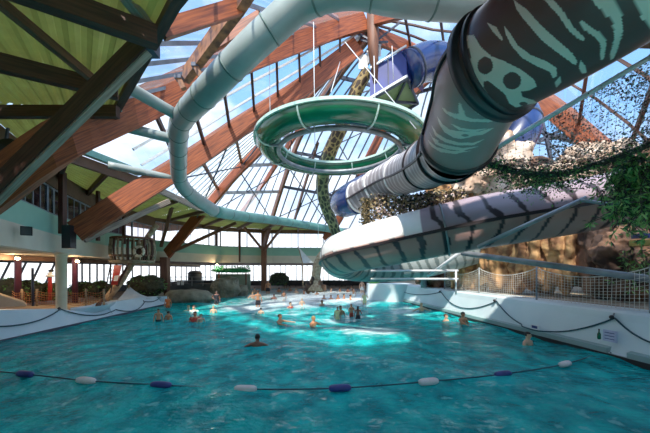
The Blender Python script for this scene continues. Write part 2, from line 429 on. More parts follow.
# right deck
mb=MB(); mb.quad((8.1,-6,1.19),(17,-6,1.19),(17,34,1.19),(5.4,26,1.19)); mb.quad((6,24,1.19),(17,24,1.19),(17,34,1.19),(6,34,1.19))
mb=MB(); mb.add([(wx_r(-6)+.9,-6,1.19),(17,-6,1.19),(17,34,1.19),(5.2,34,1.19),(wx_r(21.6)+.9,21.6,1.19)],[(0,1,2,3,4)])
struct('floor_right_deck',mb,M['deck'],'tan deck behind the right pool wall','deck')
# left wall : three white panels plus sloping apron, and the deck
def ltop(Y): return float(np.interp(Y,[-2,6,9.6,12.3,13.4,14.9,15.0,17.9,20.2],[1.2,1.12,1.04,.72,.46,.44,.68,.68,.55]))
mb=MB(); yl=[-2,6,9.6,11,12.3,12.8,13.4,14.2,14.9,15.0,16.5,17.9,19,20.2]
for Y in yl:
    for dx,z in((0,-1.6),(0,.06),(-.06,.08),(-.45,ltop(Y)-.02),(-.7,ltop(Y)),(-1.1,ltop(Y)-.05),(-1.1,-1.6)): mb.v.append(V((wx_l(Y)+dx,Y,z)))
n=7
for i in range(len(yl)-1):
    for k in range(n-1): mb.f.append([i*n+k,(i+1)*n+k,(i+1)*n+k+1,i*n+k+1]); mb.smooth.append(False); mb.uv.append([(0,0)]*4)
e=(len(yl)-1)*n; mb.f.append([e+k for k in range(n)]); mb.smooth.append(False); mb.uv.append([(0,0)]*n)
struct('wall_left',mb,M['pool_white'],'low white sloping pool side wall on the left','pool wall')
mb=MB(); mb.add([(-11.2,-8,.42),(-11.3,9,.42),(-11.45,20.1,.40),(-14.5,22,.36),(-14.5,36,.3),(-26,36,.3),(-26,-8,.42)],[(0,1,2,3,4,5,6)])
mb.add([(-11.2,20.2,-1.2),(-14.5,22,-1.2),(-14.5,36,-1.2),(-11.45,20.1,.40),(-14.5,22,.36),(-14.5,36,.3)],[(0,1,4,3),(1,2,5,4)])
struct('floor_left_deck',mb,M['deck'],'tan deck behind the low left pool wall','deck')
mb=MB(); mb.quad((-26,35.4,-.42),(17,35.4,-.42),(17,38,.12),(-26,38,.12)); mb.quad((-26,38,.12),(17,38,.12),(17,48,.12),(-26,48,.12))
struct('floor_far_beach',mb,M['beige'],'pale sloping beach entry at the far end of the pool','floor')
mb=MB(); mb.quad((-150,-60,-2.2),(150,-60,-2.2),(150,220,-2.2),(-150,220,-2.2))
struct('floor_outdoor_ground',mb,M['ground'],'pale sand outside the windows','ground')

# ------------------------------------------------------------------ ring building : band, mint wall, windows, soffit
O=[V((-7.0,-9)),V((-8.6,4)),V((-8.75,7.4)),V((-11.3,12.6)),V((-13.2,18)),V((-13.3,23.5)),V((-10.2,29.3)),V((-5.5,31.2)),V((1.2,31.6)),V((9,32)),V((17,32))]
E=[V((-1.0,3.7)),V((-2.44,4.89)),V((-6.2,8.7)),V((-9.9,11.3)),V((-9.0,14.3)),V((-8.3,19.4)),V((-6.4,22.6)),V((-3.6,25.6)),V((-.5,28.6)),V((5.7,29.6)),V((17,29.6))]
EZ=[6.75,6.75,6.75,6.7,6.6,6.35,6.3,6.3,6.3,6.3,6.3]
OZ=[6.5,6.5,6.5,6.4,6.4,6.4,6.5,6.5,6.5,6.5,6.5]
def band(z0,z1,P,th=.25,a=0,b=None):
    mb=MB()
    P=P[a:b]
    N=[]
    for i in range(len(P)):
        d=(P[min(i+1,len(P)-1)]-P[max(i-1,0)]).normalized(); N.append(V((-d.y,d.x)))
    for p,nn in zip(P,N):
        q=p+nn*th
        mb.v+= [V((p.x,p.y,z0)),V((p.x,p.y,z1)),V((q.x,q.y,z1)),V((q.x,q.y,z0))]
    for i in range(len(P)-1):
        for k in range(4):
            j=(k+1)%4; mb.f.append([i*4+k,i*4+j,i*4+4+j,i*4+4+k]); mb.smooth.append(False); mb.uv.append([(0,0)]*4)
    for e in (0,(len(P)-1)*4): mb.f.append([e,e+1,e+2,e+3]); mb.smooth.append(False); mb.uv.append([(0,0)]*4)
    return mb
O2=[V((p.x,p.y)) for p in O]
struct('wall_gallery_band',band(3.02,3.78,O2,.35),M['concrete'],'pale concrete band of the gallery round the hall','wall')
Oi=[p for p in O2]
struct('wall_gallery_mint',band(3.78,4.58,[p+V((-.0,.0)) for p in O2],.2),M['green_wall'],'mint green parapet wall above the concrete band','wall')
struct('trim_gallery_fascia',band(5.72,6.5,O2,.2,0,6),M['brown_band'],'brown timber band above the gallery windows','trim')
struct('trim_gallery_fascia_far',band(6.15,6.5,O2,.2,5,None),M['brown_band'],'brown timber band above the far windows','trim')
# gallery windows per segment with mullions
wi=1
for i in range(1,len(O)-2):
    a,b=O[i],O[i+1]; d=(b-a); L=d.length; nn=V((-d.y,d.x)).normalized()
    top=5.72 if i<5 else 6.15
    mb=MB(); o=nn*.1; mb.quad((a.x+o.x,a.y+o.y,4.58),(b.x+o.x,b.y+o.y,4.58),(b.x+o.x,b.y+o.y,top),(a.x+o.x,a.y+o.y,top))
    g=struct('window_%d'%wi,mb,M['glass_dim'] if i<5 else M['glass_clear'],None,'window'); wi+=1
    fr=MB(); k=max(2,int(L/.62))
    for j in range(k+1):
        p=a.lerp(b,j/k)+nn*.1; wd=.035 if j%4 else .09
        fr.box((p.x,p.y,(4.58+top)/2),(wd,wd,top-4.58))
    for z in(4.62,top-.03): fr.bar([(a.x+o.x,a.y+o.y,z),(b.x+o.x,b.y+o.y,z)],.06,.07)
    fr.build('window_frame',M['grey_bar'],g)
# dim rooms behind the left gallery windows (a back wall with its own daylight windows)
B2=[p+ (V((-3.2,.6)) if i<4 else V((-3.2,1.2))) for i,p in enumerate(O2[:6])]
mb=band(3.9,6.4,B2,.15); struct('wall_gallery_rooms',mb,M['interior'],'dim plum coloured back wall of the gallery rooms','wall')
mb=MB()
for i in range(5):
    a,b=O[i],O[i+1]; c,d=a+V((-9,0)),b+V((-9,2))
    mb.quad((a.x,a.y,3.05),(b.x,b.y,3.05),(d.x,d.y,3.05),(c.x,c.y,3.05)); mb.quad((a.x,a.y,3.5),(b.x,b.y,3.5),(d.x,d.y,3.5),(c.x,c.y,3.5))
struct('ceiling_lower',mb,M['beige'],'beige underside of the gallery over the left deck','ceiling')
mb=MB()
for z in(3.04,3.5): mb.add([(-13.3,23.5,z),(-10.2,29.3,z),(-5.5,31.2,z),(1.2,31.6,z),(9,32,z),(17,32,z),(17,44,z),(-26,44,z),(-22.3,25.5,z)],[tuple(range(9))])
struct('ceiling_lower_far',mb,M['brown_band'],'dark underside of the far gallery','ceiling')
mb=MB()
for i in range(6):
    a,b=O[i],O[i+1]; c,d=a+V((-7,1)),b+V((-7,3)); mb.quad((a.x,a.y,6.45),(b.x,b.y,6.45),(d.x,d.y,6.45),(c.x,c.y,6.45))
struct('ceiling_gallery_rooms',mb,M['brown_band'],'dark ceiling of the gallery rooms','ceiling')
# posts of the gallery
def post(name,label,p0,p1,w_,m,cat='post',group=None):
    t=MB().bar([p0,p1],w_,w_,up=V((0,1,0))); o=t.build(name,m); tag(o,label,cat,group); return o
for i,(px,Y) in enumerate(((62.5,12.45),(124,17.3),(98,15.4))):
    x=(px-CX)/F*Y
    post('gallery_post',['dark timber gallery post above the cream column','dark gallery post behind the crow\'s nest','dark gallery post just right of the beam shoe'][i],(x,Y,3.8),(x,Y,6.35),(.2,.14,.14)[i],M['dark_timber'])
for i,(px,Y,l) in enumerate(((217,29.6,'thin dark post in the far gallery window, above the warm wall lamp'),(240,30.2,'thin dark post between the far gallery windows, beside the V braces'),(345,31.4,'dark post at the far gallery end beside the white slide bend'))):
    x=(px-CX)/F*Y
    post('gallery_post',l,(x,Y-.15,3.1),(x,Y-.15,6.3),.22,M['dark_timber'])

# soffit (green corrugated) ring
for i in range(len(E)-1):
    a,b,c,d=E[i],E[i+1],O[i],O[i+1]; mb=MB(); N=max(6,int(((c-a).length+(d-b).length)/2/.085)); 
    za,zb,zc,zd=EZ[i],EZ[i+1],OZ[i],OZ[i+1]
    prof=[0,.05,.05,0]
    for j in range(N+1):
        s=j/N; h=-(.0,.05,.05,.0)[j%4]
        p=a.lerp(c,s); q=b.lerp(d,s)
        mb.v+= [V((p.x,p.y,za+(zc-za)*s+.04+h)),V((q.x,q.y,zb+(zd-zb)*s+.04+h))]
    for j in range(N): mb.f.append([2*j,2*j+1,2*j+3,2*j+2]); mb.smooth.append(False); mb.uv.append([(0,0)]*4)
    struct('ceiling_soffit',mb,M['soffit'],None,'ceiling')
for i,fr_ in ((2,.6),(3,.05),(3,.55),(4,.1),(4,.6),(5,.15),(5,.7),(6,.3),(6,.8),(7,.4),(7,.9)):
    p=E[i].lerp(E[i+1],fr_); q=O[i].lerp(O[i+1],fr_); zp=EZ[i]+(EZ[i+1]-EZ[i])*fr_; zq=OZ[i]+(OZ[i+1]-OZ[i])*fr_
    struct('trim_soffit_joist',MB().bar([(p.x,p.y,zp-.14),(q.x,q.y,zq-.14)],.14,.22),M['dark_timber'],None,'trim')
# unseen opaque slab added over the camera end, outlined to shade the near pool
mb=MB()
mb.add([(-1.6,3.7,6.82),(-1.05,3.7,6.82),(2.5,4.6,6.82),(4,6,6.82),(8,6.2,6.82),(17,7,6.82),(17,-3.5,6.82),(-6.2,-3.5,6.82),(-3.5,1.5,6.82)],[tuple(range(9))])
struct('ceiling_shade_slab',mb,M['brown_band'],'unseen opaque slab added over the near end to shade the pool','roof')
# fascia boards along the eave
def fascia(i0,i1,m,h,zoff,label):
    pts=[V((E[i].x,E[i].y,EZ[i]+zoff)) for i in range(i0,i1+1)]
    o=MB().bar(pts,.16,h).build('trim_eave',m); o['kind']='structure'; tag(o,label,'trim')
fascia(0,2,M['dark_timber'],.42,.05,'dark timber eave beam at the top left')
fascia(2,4,M['brown_band'],.42,-.05,'brown timber eave board left of the ducts')
fascia(4,6,M['grey_timber'],.34,0,'pale timber eave board below the duct bend')
fascia(6,10,M['brown_band'],.3,-.12,'brown eave board under the far gutter')
pts=[V((E[i].x+.15,E[i].y,EZ[i]+.33)) for i in range(2,5)]
o=MB().bar(pts,.3,.26).build('trim_eave_cap',M['teal_gutter']); o['kind']='structure'; tag(o,'pale green capping above the left eave','trim')

# walls closing the hall on the unseen sides
mb=MB(); mb.quad((-26,-10,-2),(17,-10,-2),(17,-10,7.2),(-26,-10,7.2)); struct('wall_back',mb,M['beige'],'plain wall behind the viewer','wall')
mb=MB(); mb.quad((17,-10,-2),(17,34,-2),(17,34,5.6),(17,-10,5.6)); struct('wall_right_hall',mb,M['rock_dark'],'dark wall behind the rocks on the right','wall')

# lower glazing of the left deck and far facade
def glazing(name,a,b,z0,z1,n,lean=0.0,mullion=.09,m=M['dark_steel'],head=True):
    a=V(a);b=V(b); mb=MB(); mb.quad((a.x,a.y,z0),(b.x,b.y,z0),(b.x,b.y,z1),(a.x,a.y,z1))
    g=struct(name,mb,M['glass_clear'],None,'window'); fr=MB(); d=(b-a).normalized()
    for j in range(n+1):
        p=a.lerp(b,j/n); q=p+d*lean
        if j==n and lean: continue
        fr.bar([(p.x,p.y,z0),(q.x,q.y,z1)],mullion,mullion,up=V((0,1,0)))
    fr.bar([(a.x,a.y,z1),(b.x,b.y,z1)],.1,.12); fr.bar([(a.x,a.y,z0),(b.x,b.y,z0)],.1,.12)
    fr.build('window_frame',m,g)
glazing('window_20',(-22,11),(-19,21.2),.9,2.82,13,lean=.75)
glazing('window_21',(-19,21.2),(-18.2,27),.9,2.82,9)
glazing('window_22',(-18.2,27),(-17.5,42),.9,2.75,12)
glazing('window_23',(-17.5,42),(17,42),.75,3.0,46,mullion=.08)
mb=MB(); mb.quad((-22.1,11,.3),(-19.1,21.3,.3),(-19.1,21.3,.92),(-22.1,11,.92)); mb.quad((-19.1,21.3,.3),(-17.6,42.05,.3),(-17.6,42.05,.92),(-19.1,21.3,.92)); mb.quad((-17.6,42.05,.1),(17,42.05,.1),(17,42.05,.78),(-17.6,42.05,.78))
struct('wall_sill',mb,M['terrace'],'dark low wall below the deck windows','wall')
mb=MB(); mb.quad((-30,9,2.82),(-19,21.2,2.82),(-19,21.2,3.2),(-30,9,3.2)); mb.quad((-19,21.2,2.8),(-17.5,42,2.74),(-17.5,42,3.2),(-19,21.2,3.2)); 
struct('wall_lintel',mb,M['beige'],'beige lintel over the deck windows','wall')
mb=MB(); mb.bar([(-13.2,8,2.9),(-15.5,14,2.9),(-16.2,22,2.9)],.5,.24); struct('trim_lower_beam',mb,M['brown_band'],'brown beam under the gallery ceiling','trim')

# cream column
t=thing('concrete_column','round cream concrete column carrying the gallery over the left deck','column',(W(61.5,307,12.75).x,12.75,.42))
MB().lathe([(.23,.42),(.23,.60),(.19,.64),(.19,2.86),(.24,2.92),(.24,3.04)],(t.location.x,12.75,0),24).build('shaft',M['column'],t)
for px,Y,l in((18,15.6,'plum deck post with a warm lamp, at the left picture edge'),(75,17.4,'plum deck post with a warm lamp, right of the cream column')):
    x=(px-CX)/F*Y
    t=thing('lamp_post',l,'post',(x,Y,.41)); MB().lathe([(.145,.41),(.145,2.8),(.19,3.03)],(x,Y,0),14).build('post',M['purple'],t)
LMP=[(17.5,257,14.6),(77.5,260,16.6),(217,264,28.6)]
for i,(px,py,Y) in enumerate(LMP):
    p=W(px,py,Y); t=thing('ceiling_lamp',['warm glowing ceiling lamp above the left deck edge','warm glowing ceiling lamp right of the cream column','warm glowing lamp under the far gallery band'][i],'lamp',p)
    fit=MB().lathe([(.05,.12),(.13,.08),(.13,.0),(.02,-.02)],p,12).build('fitting',M['black'],t)
    MB().blob(p+V((0,0,-.07)),(.10,.10,.08),2,0).build('bulb',M['lamp'],fit)
    l=bpy.data.lights.new('lamp_light','POINT'); l.energy=45; l.color=(1,.72,.42); l.shadow_soft_size=.12
    lo=bpy.data.objects.new('lamp_light',l); C.objects.link(lo); lo.location=p+V((0,-.25,-.2))
# loudspeaker on the band
p=W(26.5,231,9.55); t=thing('wall_speaker','small black box loudspeaker fixed on the pale gallery band','speaker',p)
R=Matrix.Rotation(math.radians(38),3,'Z')
MB().box(p,(.27,.16,.28),rot=R).build('cabinet',M['black'],t); cab=t.children[0] if t.children else [o for o in C.objects if o.parent==t][0]
MB().box(p+R@V((0,-.09,0)),(.23,.02,.24),rot=R).build('grille',M['terrace'],cab)
MB().bar([p,p+R@V((0,.3,.05))],.05,.05).build('bracket',M['dark_steel'],t)

# ------------------------------------------------------------------ glulam roof frame
def beamline(pts, lower=0.0):                # points (px,py,Y) or Vectors; lower: pixel line is the lower edge, lift by lower/2
    P=[W(*p) if not isinstance(p,V) else p for p in pts]
    if lower:
        Q=[]
        for i,p in enumerate(P):
            T=(P[min(i+1,len(P)-1)]-P[max(i-1,0)]).normalized(); A=T.cross(V((0,0,1))).normalized(); Q.append(p+A.cross(T).normalized()*lower/2)
        P=Q
    return P
HUB=V((2.7,17,15.6))
B1=spline(beamline([(-70,262,6.4),(0,217,6.9),(78,160,7.6),(110,142,8.5),(165,115,10.3),(257,68,12.6),(329,39,15.6),(368,27,16.7)],1.0),40)
B1R=spline(beamline([(368,27,16.7),(420,13.5,13.9),(455,3,11.9),(520,-30,9.3),(640,-90,6.6),(900,60,4.8)],1.1),40)
B2=spline([W(76,232,12.55),W(129,198,13.0),W(195,157,14.1),W(239,127.5,14.8),W(300,89,15.8),W(358,46,16.9)],30)
B3=spline([W(167,254,23.9),W(200,214,22.6),W(232,176,21.3),W(262,145,20.1),W(315,84,18.3),W(364,34,17.1)],30)
B4=spline([W(264,246,30),W(273,215,28.5),W(288,168,25.5),W(304,128,23),W(335,80,20),W(370,34,17.4)],30)
A2=V((7.7,20,15.9))
B5=spline([W(325,240,30),W(342,213,28.4),W(372,152,26),W(395,110,24),A2],30)
R1=spline([HUB,V((5.2,18.5,15.9)),A2],10)
R3=spline([A2,W(500,80,18.2),W(545,103,17),W(591,141,15.6),W(650,196,14.2),W(690,240,13.4)],30)
def beam(name,P,wd,d,m,label,parts=()):
    t=thing(name,label,'beam',P[0]); MB().bar(P,wd,d).build('beam',m,t); return t
b1=beam('arched_roof_beam',B1,.26,[.82+.5*(i/40) for i in range(41)],M['glulam'],'largest arched timber roof beam, rising from the left edge behind the pale duct')
beam('arched_roof_beam',B1R,.26,1.12,M['glulam'],'orange timber roof beam at the top centre, behind the duct and above the blue platform')
b2=beam('arched_roof_beam',B2,.24,.92,M['glulam'],'timber roof beam rising from the black shoe above the cream column')
MB().box(W(69,237,12.4),(.36,.3,.95)).build('steel_shoe',M['black'],b2)
b3=beam('arched_roof_beam',B3,.22,.85,M['glulam'],'timber roof beam rising from the dark post right of the crow\'s nest')
b4=beam('arched_roof_beam',B4,.2,.6,M['mid_timber'],'thinner brown roof rib rising from the far gallery, left of the spotted column')
beam('arched_roof_beam',B5,.24,.8,M['glulam'],'red-brown roof rib seen through the green slide loop, right of the spotted column')
beam('arched_roof_beam',R3,.26,1.0,M['glulam'],'orange roof beam falling to the right, below the black tube slide')
beam('roof_rib',[W(241,213,27.5),W(268,177,24.5),W(300,128,21.5)],.16,.4,M['glulam'],'short orange roof rib between two thicker ribs, left of the green loop')
beam('roof_rib',[W(294,222,29.3),W(305,184,27),W(318,142,24.5)],.14,.34,M['mid_timber'],'thin brown roof rib just left of the spotted column')
beam('ridge_beam',R1,.22,.9,M['glulam'],'short red-brown ridge beam behind the blue platform')
t=thing('steel_brace','dark star shaped steel bracing under the glass, right of the flange rings','brace',W(548,135,16.6))
for a,b in(((512,152),(580,122)),((540,112),(553,168)),((528,128),(592,148))): MB().bar([W(*a,16.6),W(*b,16.6)],.14,.14).build('bar',M['dark_steel'],t)
# king post
t=thing('king_post','dark hanging king post where the roof beams meet above the green loop','post',HUB)
MB().tube([HUB+V((-.1,-.6,1.6)),HUB+V((-.05,-.5,-1.0)),HUB+V((.1,-.4,-3.0))],[.36,.3,.16],14).build('post',M['mid_timber'],t)
for dx,dz in((-1.6,-.6),(1.5,-.4),(-.7,-1.4),(.8,-1.5)):
    MB().bar([HUB+V((0,-.5,-.8)),HUB+V((dx,-.3,dz+.9))],.09,.09).build('strut',M['dark_steel'],t)
# extra rafters of the near left roof slope
beam('roof_rafter',[W(186,76,9.0),W(240,3,6.6),W(262,-32,6.0)],.2,.42,M['mottled_timber'],'mottled timber rafter climbing out at the top, left of the big duct')
beam('roof_purlin',[W(160,31,5.6),W(238,7,6.6)],.14,.3,M['glulam'],'timber purlin at the top left, between the eave and the mottled rafter')
beam('roof_purlin',[W(208,48,8.3),W(262,16,8.4)],.12,.34,M['glulam'],'timber purlin behind the big duct, right of the mottled rafter')
for (x,y,Y,l) in((196,66,8.3,'small grey bracket on the foot of the mottled rafter'),(179,78,8.7,'small grey bracket on top of the largest beam')):
    t=thing('steel_bracket',l,'bracket',W(x,y,Y)); MB().box(W(x,y,Y),(.2,.2,.10)).build('plate',M['dark_steel'],t); MB().bar([W(x,y,Y),W(x+5,y+11,Y)],.14,.14).build('stub',M['mottled_timber'],t)

# glazed slopes
gi=30
def slope(LA,LB,nt,ns,m,purlin,bar,a=(0,1),b=(0,1),lift=.45,pw=.12,bw=.05,brace=False,label='roof glazing',skip_p=()):
    global gi
    K=24
    PA=[p+V((0,0,lift)) for p in resamp(LA,a[0],a[1],K)]; PB=[p+V((0,0,lift)) for p in resamp(LB,b[0],b[1],K)]
    mb=MB()
    for i in range(K): mb.quad(PA[i],PB[i],PB[i+1],PA[i+1])
    g=struct('window_%d'%gi,mb,m,label,'window'); gi+=1
    LAa,LBb=lens(PA),lens(PB)
    at=lambda s,t:at_len(PA,LAa,LAa[-1]*t).lerp(at_len(PB,LBb,LBb[-1]*t),s)
    dn=V((0,0,-.10))
    if purlin is not None:
        for j in range(1,nt):
            if j in skip_p: continue
            t=j/nt; MB().bar([at(0,t)+dn,at(1,t)+dn],pw,pw*2).build('purlin',purlin,g)
    if bar is not None:
        fr=MB()
        for k in range(1,ns):
            fr.bar([at(k/ns,t/12)+dn*.3 for t in range(13)],bw,bw)
        fr.build('glazing_bars',bar,g)
    if brace:
        fr=MB()
        for j in range(3):
            t0,t1=j/3,(j+1)/3
            for s0,s1 in((0,1),):
                fr.bar([at(s0,t0)+dn*4,at(s1,t1)+dn*4],.07,.07); fr.bar([at(s1,t0)+dn*4,at(s0,t1)+dn*4],.07,.07)
        fr.build('steel_bracing',M['dark_steel'],g)
    return g
EV=[V((E[i].x,E[i].y,EZ[i]+.15)) for i in (2,1,0)]
slope(spline([V((-7.0,10.2,6.9))]+EV,24),B1,9,3,M['glass'],M['grey_bar'],None,b=(.22,1),pw=.05,lift=.3,label='roof glass slope at the top left above the eave')
slope(B1,B2,9,4,M['glass'],M['dark_timber'],M['white_bar'],a=(.26,1),b=(.2,1),lift=.4,pw=.11,bw=.09,label='roof glass between the two biggest beams')
slope(B2,B3,6,11,M['glass_milk'],M['mid_timber'],M['white_bar'],a=(.22,1),b=(.2,1),lift=.35,bw=.09,brace=True,label='milky roof sheeting left of the green loop')
slope(B3,B4,6,7,M['glass_milk'],M['steel'],M['grey_bar'],a=(.18,1),b=(.15,1),lift=.3,bw=.07,brace=True,label='milky roof sheeting behind the green loop')
slope(B4,B5,5,8,M['glass'],M['dark_steel'],M['dark_steel'],a=(.15,1),b=(.08,1),lift=.3,bw=.09,brace=True,label='blue roof glass seen through the green loop')
slope(B5,spline(list(reversed(R3)),24),5,9,M['glass'],M['dark_steel'],M['grey_bar'],a=(0,1),b=(0,1),lift=.35,bw=.09,brace=True,label='roof glass behind the tube slides')
slope(B1R,spline(R1+R3[2:],30),7,4,M['glass'],M['dark_timber'],M['dark_timber'],a=(0,.9),b=(0,.95),lift=.4,bw=.09,label='roof glass above the black tube slide')

# joists and braces under the near left soffit
def strut(name,label,a,b,wd,d,m,cat='beam'):
    o=MB().bar([a,b],wd,d).build(name,m); tag(o,label,cat); return o
zs=6.40
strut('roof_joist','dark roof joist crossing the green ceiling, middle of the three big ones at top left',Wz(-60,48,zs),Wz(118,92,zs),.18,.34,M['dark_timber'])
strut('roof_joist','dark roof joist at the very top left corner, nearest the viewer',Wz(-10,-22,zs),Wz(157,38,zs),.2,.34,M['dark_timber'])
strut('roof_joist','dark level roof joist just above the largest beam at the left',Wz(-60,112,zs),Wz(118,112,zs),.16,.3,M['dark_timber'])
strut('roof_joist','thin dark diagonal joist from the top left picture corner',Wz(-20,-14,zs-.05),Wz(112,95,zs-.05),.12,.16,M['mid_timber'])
br=thing('roof_brace','heavy dark diagonal brace with a pale lower edge under the green ceiling','beam',Wz(150,44,6.4))
a_,b_=W(146,42,5.75),W(-20,207,6.3)
MB().bar([a_,b_],.2,.36).build('brace',M['dark_timber'],br)
dn=V((0,0,-.2)); MB().bar([a_+V((.06,0,-.2)),b_+V((.06,0,-.2))],.14,.05).build('lower_edge',M['grey_timber'],br)
MB().box(a_+V((.05,.05,0)),(.25,.25,.4)).build('end_plate',M['dark_steel'],br)
strut('roof_brace','short pale timber brace at the top of the picture, above the dark brace',W(118,-14,4.75),W(150,26,5.4),.16,.2,M['grey_timber'])
t=thing('flood_light','black floodlight at the left picture edge under the green ceiling','light',W(6,152,7.4))
MB().tube([W(-4,150,7.4),W(12,150,7.2)],[.22,.26],14).build('housing',M['black'],t); MB().bar([W(6,142,7.4),W(8,128,7.4)],.05,.05).build('bracket',M['dark_steel'],t)
# struts of the gallery posts
strut('beam_strut','long pale strut from the black shoe up to the eave',W(84,240,12.6),W(169,201,16.0),.16,.24,M['grey_timber'])
strut('eave_strut','brown strut rising to the eave end left of the orange beam tip',W(161,246,23.3),W(173,203,19.6),.2,.22,M['mid_timber'])
strut('eave_strut','pale long strut rising right from the dark post behind the nest',W(172,252,23.6),W(236,223,23.2),.18,.22,M['mid_timber'])
t=thing('dark_post','thick dark post right of the crow\'s nest carrying a roof beam','post',W(165,292,23.7)); x=t.location.x
MB().bar([(x,23.7,.3),(x,23.7,3.3)],.55,.5,up=V((0,1,0))).build('post',M['dark_timber'],t)
t=thing('dark_post','brown post with V braces under the far gallery, centre left','post',W(264,286,30.3)); x=t.location.x
MB().bar([(x,30.3,.2),(x,30.3,6.2)],.5,.4,up=V((0,1,0))).build('post',M['mid_timber'],t)
for px in(240,286): MB().bar([(x,30.2,4.2),W(px,222,27.4)],.16,.2).build('brace',M['mid_timber'],t)

# ------------------------------------------------------------------ ducts
def seams(mb_pts,r,every,parent):
    L=lens(mb_pts); k=int(L[-1]/every)
    for i in range(1,k+1):
        l=L[-1]*i/(k+1); p=at_len(mb_pts,L,l-.02); q=at_len(mb_pts,L,l+.02)
        MB().tube([p,q],r*1.035,20).build('seam_ring',M['duct_seam'],parent)
D1=[W(600,7,5.9),W(470,3,5.75),W(400,-3,5.6),W(352,-11,5.6),W(306,1,5.95),W(270,30,6.15),W(240,58,6.45),W(205,94,7.2),W(184,117,8.8),W(178.5,131,9.8),W(178.5,160,11.8),W(180,180,13.3),W(190,194,14.3),W(214,211,16.2)]
D1=spline(D1,90)
t=thing('air_duct','big round pale green air duct sweeping from the top centre down past the left beams','duct',D1[-1])
MB().tube(D1,[.31 if i<70 else .31+.02*(i-70)/20 for i in range(91)],24).build('duct_pipe',M['teal_duct'],t); seams(D1,.312,1.15,t)
D2=spline([D1[-1],W(240,216,19.5),W(280,221,24.5),W(318,227,27.9),W(345,232,28.6)],30)
t=thing('eave_duct','long pale green duct running along the far eave above the gallery','duct',D2[0])
MB().tube(D2,.33,16).build('duct_pipe',M['teal_gutter'],t); seams(D2,.33,2.2,t)
for i,(a,b) in enumerate((((126,86,7.5),(175,114,8.7)),((124,127,9.5),(173,139,10.3)),((108,165,12.4),(172,178,13.7)))):
    P=spline([W(*a),W((a[0]+b[0])/2,(a[1]+b[1])/2,(a[2]+b[2])/2),W(*b)],10)
    t=thing('branch_duct',['uppermost of the three thin branch ducts joining the big duct','middle one of the three thin branch ducts joining the big duct','lowest of the three thin branch ducts, above the second beam'][i],'duct',P[0])
    MB().tube(P,.155,16).build('duct_pipe',M['teal_duct'],t)
    for q in(P[2],P[-2]): pass

# ------------------------------------------------------------------ printed slides
BB={}
def inpoly(px,py,poly):
    k=id(poly)
    if k not in BB: BB[k]=(min(p[0] for p in poly),max(p[0] for p in poly),min(p[1] for p in poly),max(p[1] for p in poly))
    b=BB[k]
    if px<b[0] or px>b[1] or py<b[2] or py>b[3]: return False
    inside=False; n=len(poly); j=n-1
    for i in range(n):
        xi,yi=poly[i]; xj,yj=poly[j]
        if (yi>py)!=(yj>py) and px<(xj-xi)*(py-yi)/(yj-yi)+xi: inside=not inside
        j=i
    return inside
def pc(poly,ox,oy,s): return [(x/s+ox,y/s+oy) for x,y in poly]
P1=[pc(p,440,0,3.095) for p in (
 [(228,0),(270,30),(300,65),(330,95),(370,130),(410,165),(425,190),(420,203),(395,185),(360,160),(315,125),(285,90),(255,55),(235,25)],
 [(325,0),(352,0),(385,40),(415,85),(448,118),(445,127),(420,115),(395,90),(365,45),(340,20)],
 [(432,58),(470,85),(505,110),(515,135),(508,180),(498,188),(495,170),(498,140),(480,115),(450,95),(435,75)],
 [(470,0),(440,-40),(500,-60),(535,0),(560,45),(567,95),(550,150),(538,180),(527,187),(527,165),(540,120),(535,75),(515,45),(490,25)],
 [(605,0),(620,-50),(690,-30),(670,40),(690,110),(650,85),(625,60),(610,30)],
 [(200,82),(215,100),(240,140),(280,170),(330,190),(360,210),(362,235),(350,243),(340,222),(300,205),(255,180),(220,140),(203,105)],
 [(145,70),(175,85),(195,120),(190,126),(165,100)],
 [(75,110),(105,108),(125,145),(160,175),(200,190),(250,215),(290,245),(300,268),(275,280),(250,283),(255,300),(290,310),(300,318),(265,325),(235,333),(215,320),(200,290),(175,270),(150,250),(135,253),(135,275),(155,305),(180,320),(150,312),(125,285),(110,255),(100,200),(90,150)],
 [(435,185),(450,205),(455,225),(440,228),(430,210)],[(372,235),(375,255),(360,272),(355,255)],
 [(228,0),(180,-60),(210,-90),(300,-30),(325,0),(300,-10)])]
E1=[(140/3.095+440,203/3.095,24/3.095,27/3.095),(223/3.095+440,250/3.095,28/3.095,27/3.095),(258/3.095+440,321/3.095,13/3.095,6/3.095)]
P2=[pc(p,400,90,5.417) for p in (
 [(225,90),(260,115),(300,130),(318,125),(315,90),(320,65),(330,80),(345,110),(355,140),(390,155),(470,160),(560,155),(480,175),(380,172),(320,160),(270,142),(240,118)],
 [(200,140),(230,185),(270,215),(310,222),(350,225),(430,225),(480,210),(510,205),(450,242),(390,250),(380,256),(330,266),(290,258),(240,228),(215,190)],
 [(170,190),(200,235),(250,265),(320,285),(400,285),(460,265),(400,299),(310,300),(240,282),(190,247)],
 [(155,220),(175,255),(210,275),(205,285),(260,300),(340,315),(430,305),(340,330),(250,320),(190,292)],
 [(150,270),(200,310),(280,330),(380,330),(300,347),(220,337),(170,307)],
 [(270,180),(330,205),(400,215),(480,208),(400,227),(320,217)],[(385,85),(440,125),(520,150),(430,137)],
 [(175,40),(190,20),(160,110),(120,180),(135,120)],[(150,60),(165,45),(125,150),(112,200),(115,150)])]  # last two outlines: lit left edge of the tube painted as pale strips
E2=[(352/5.417+400,246/5.417+90,20/5.417,7/5.417)]

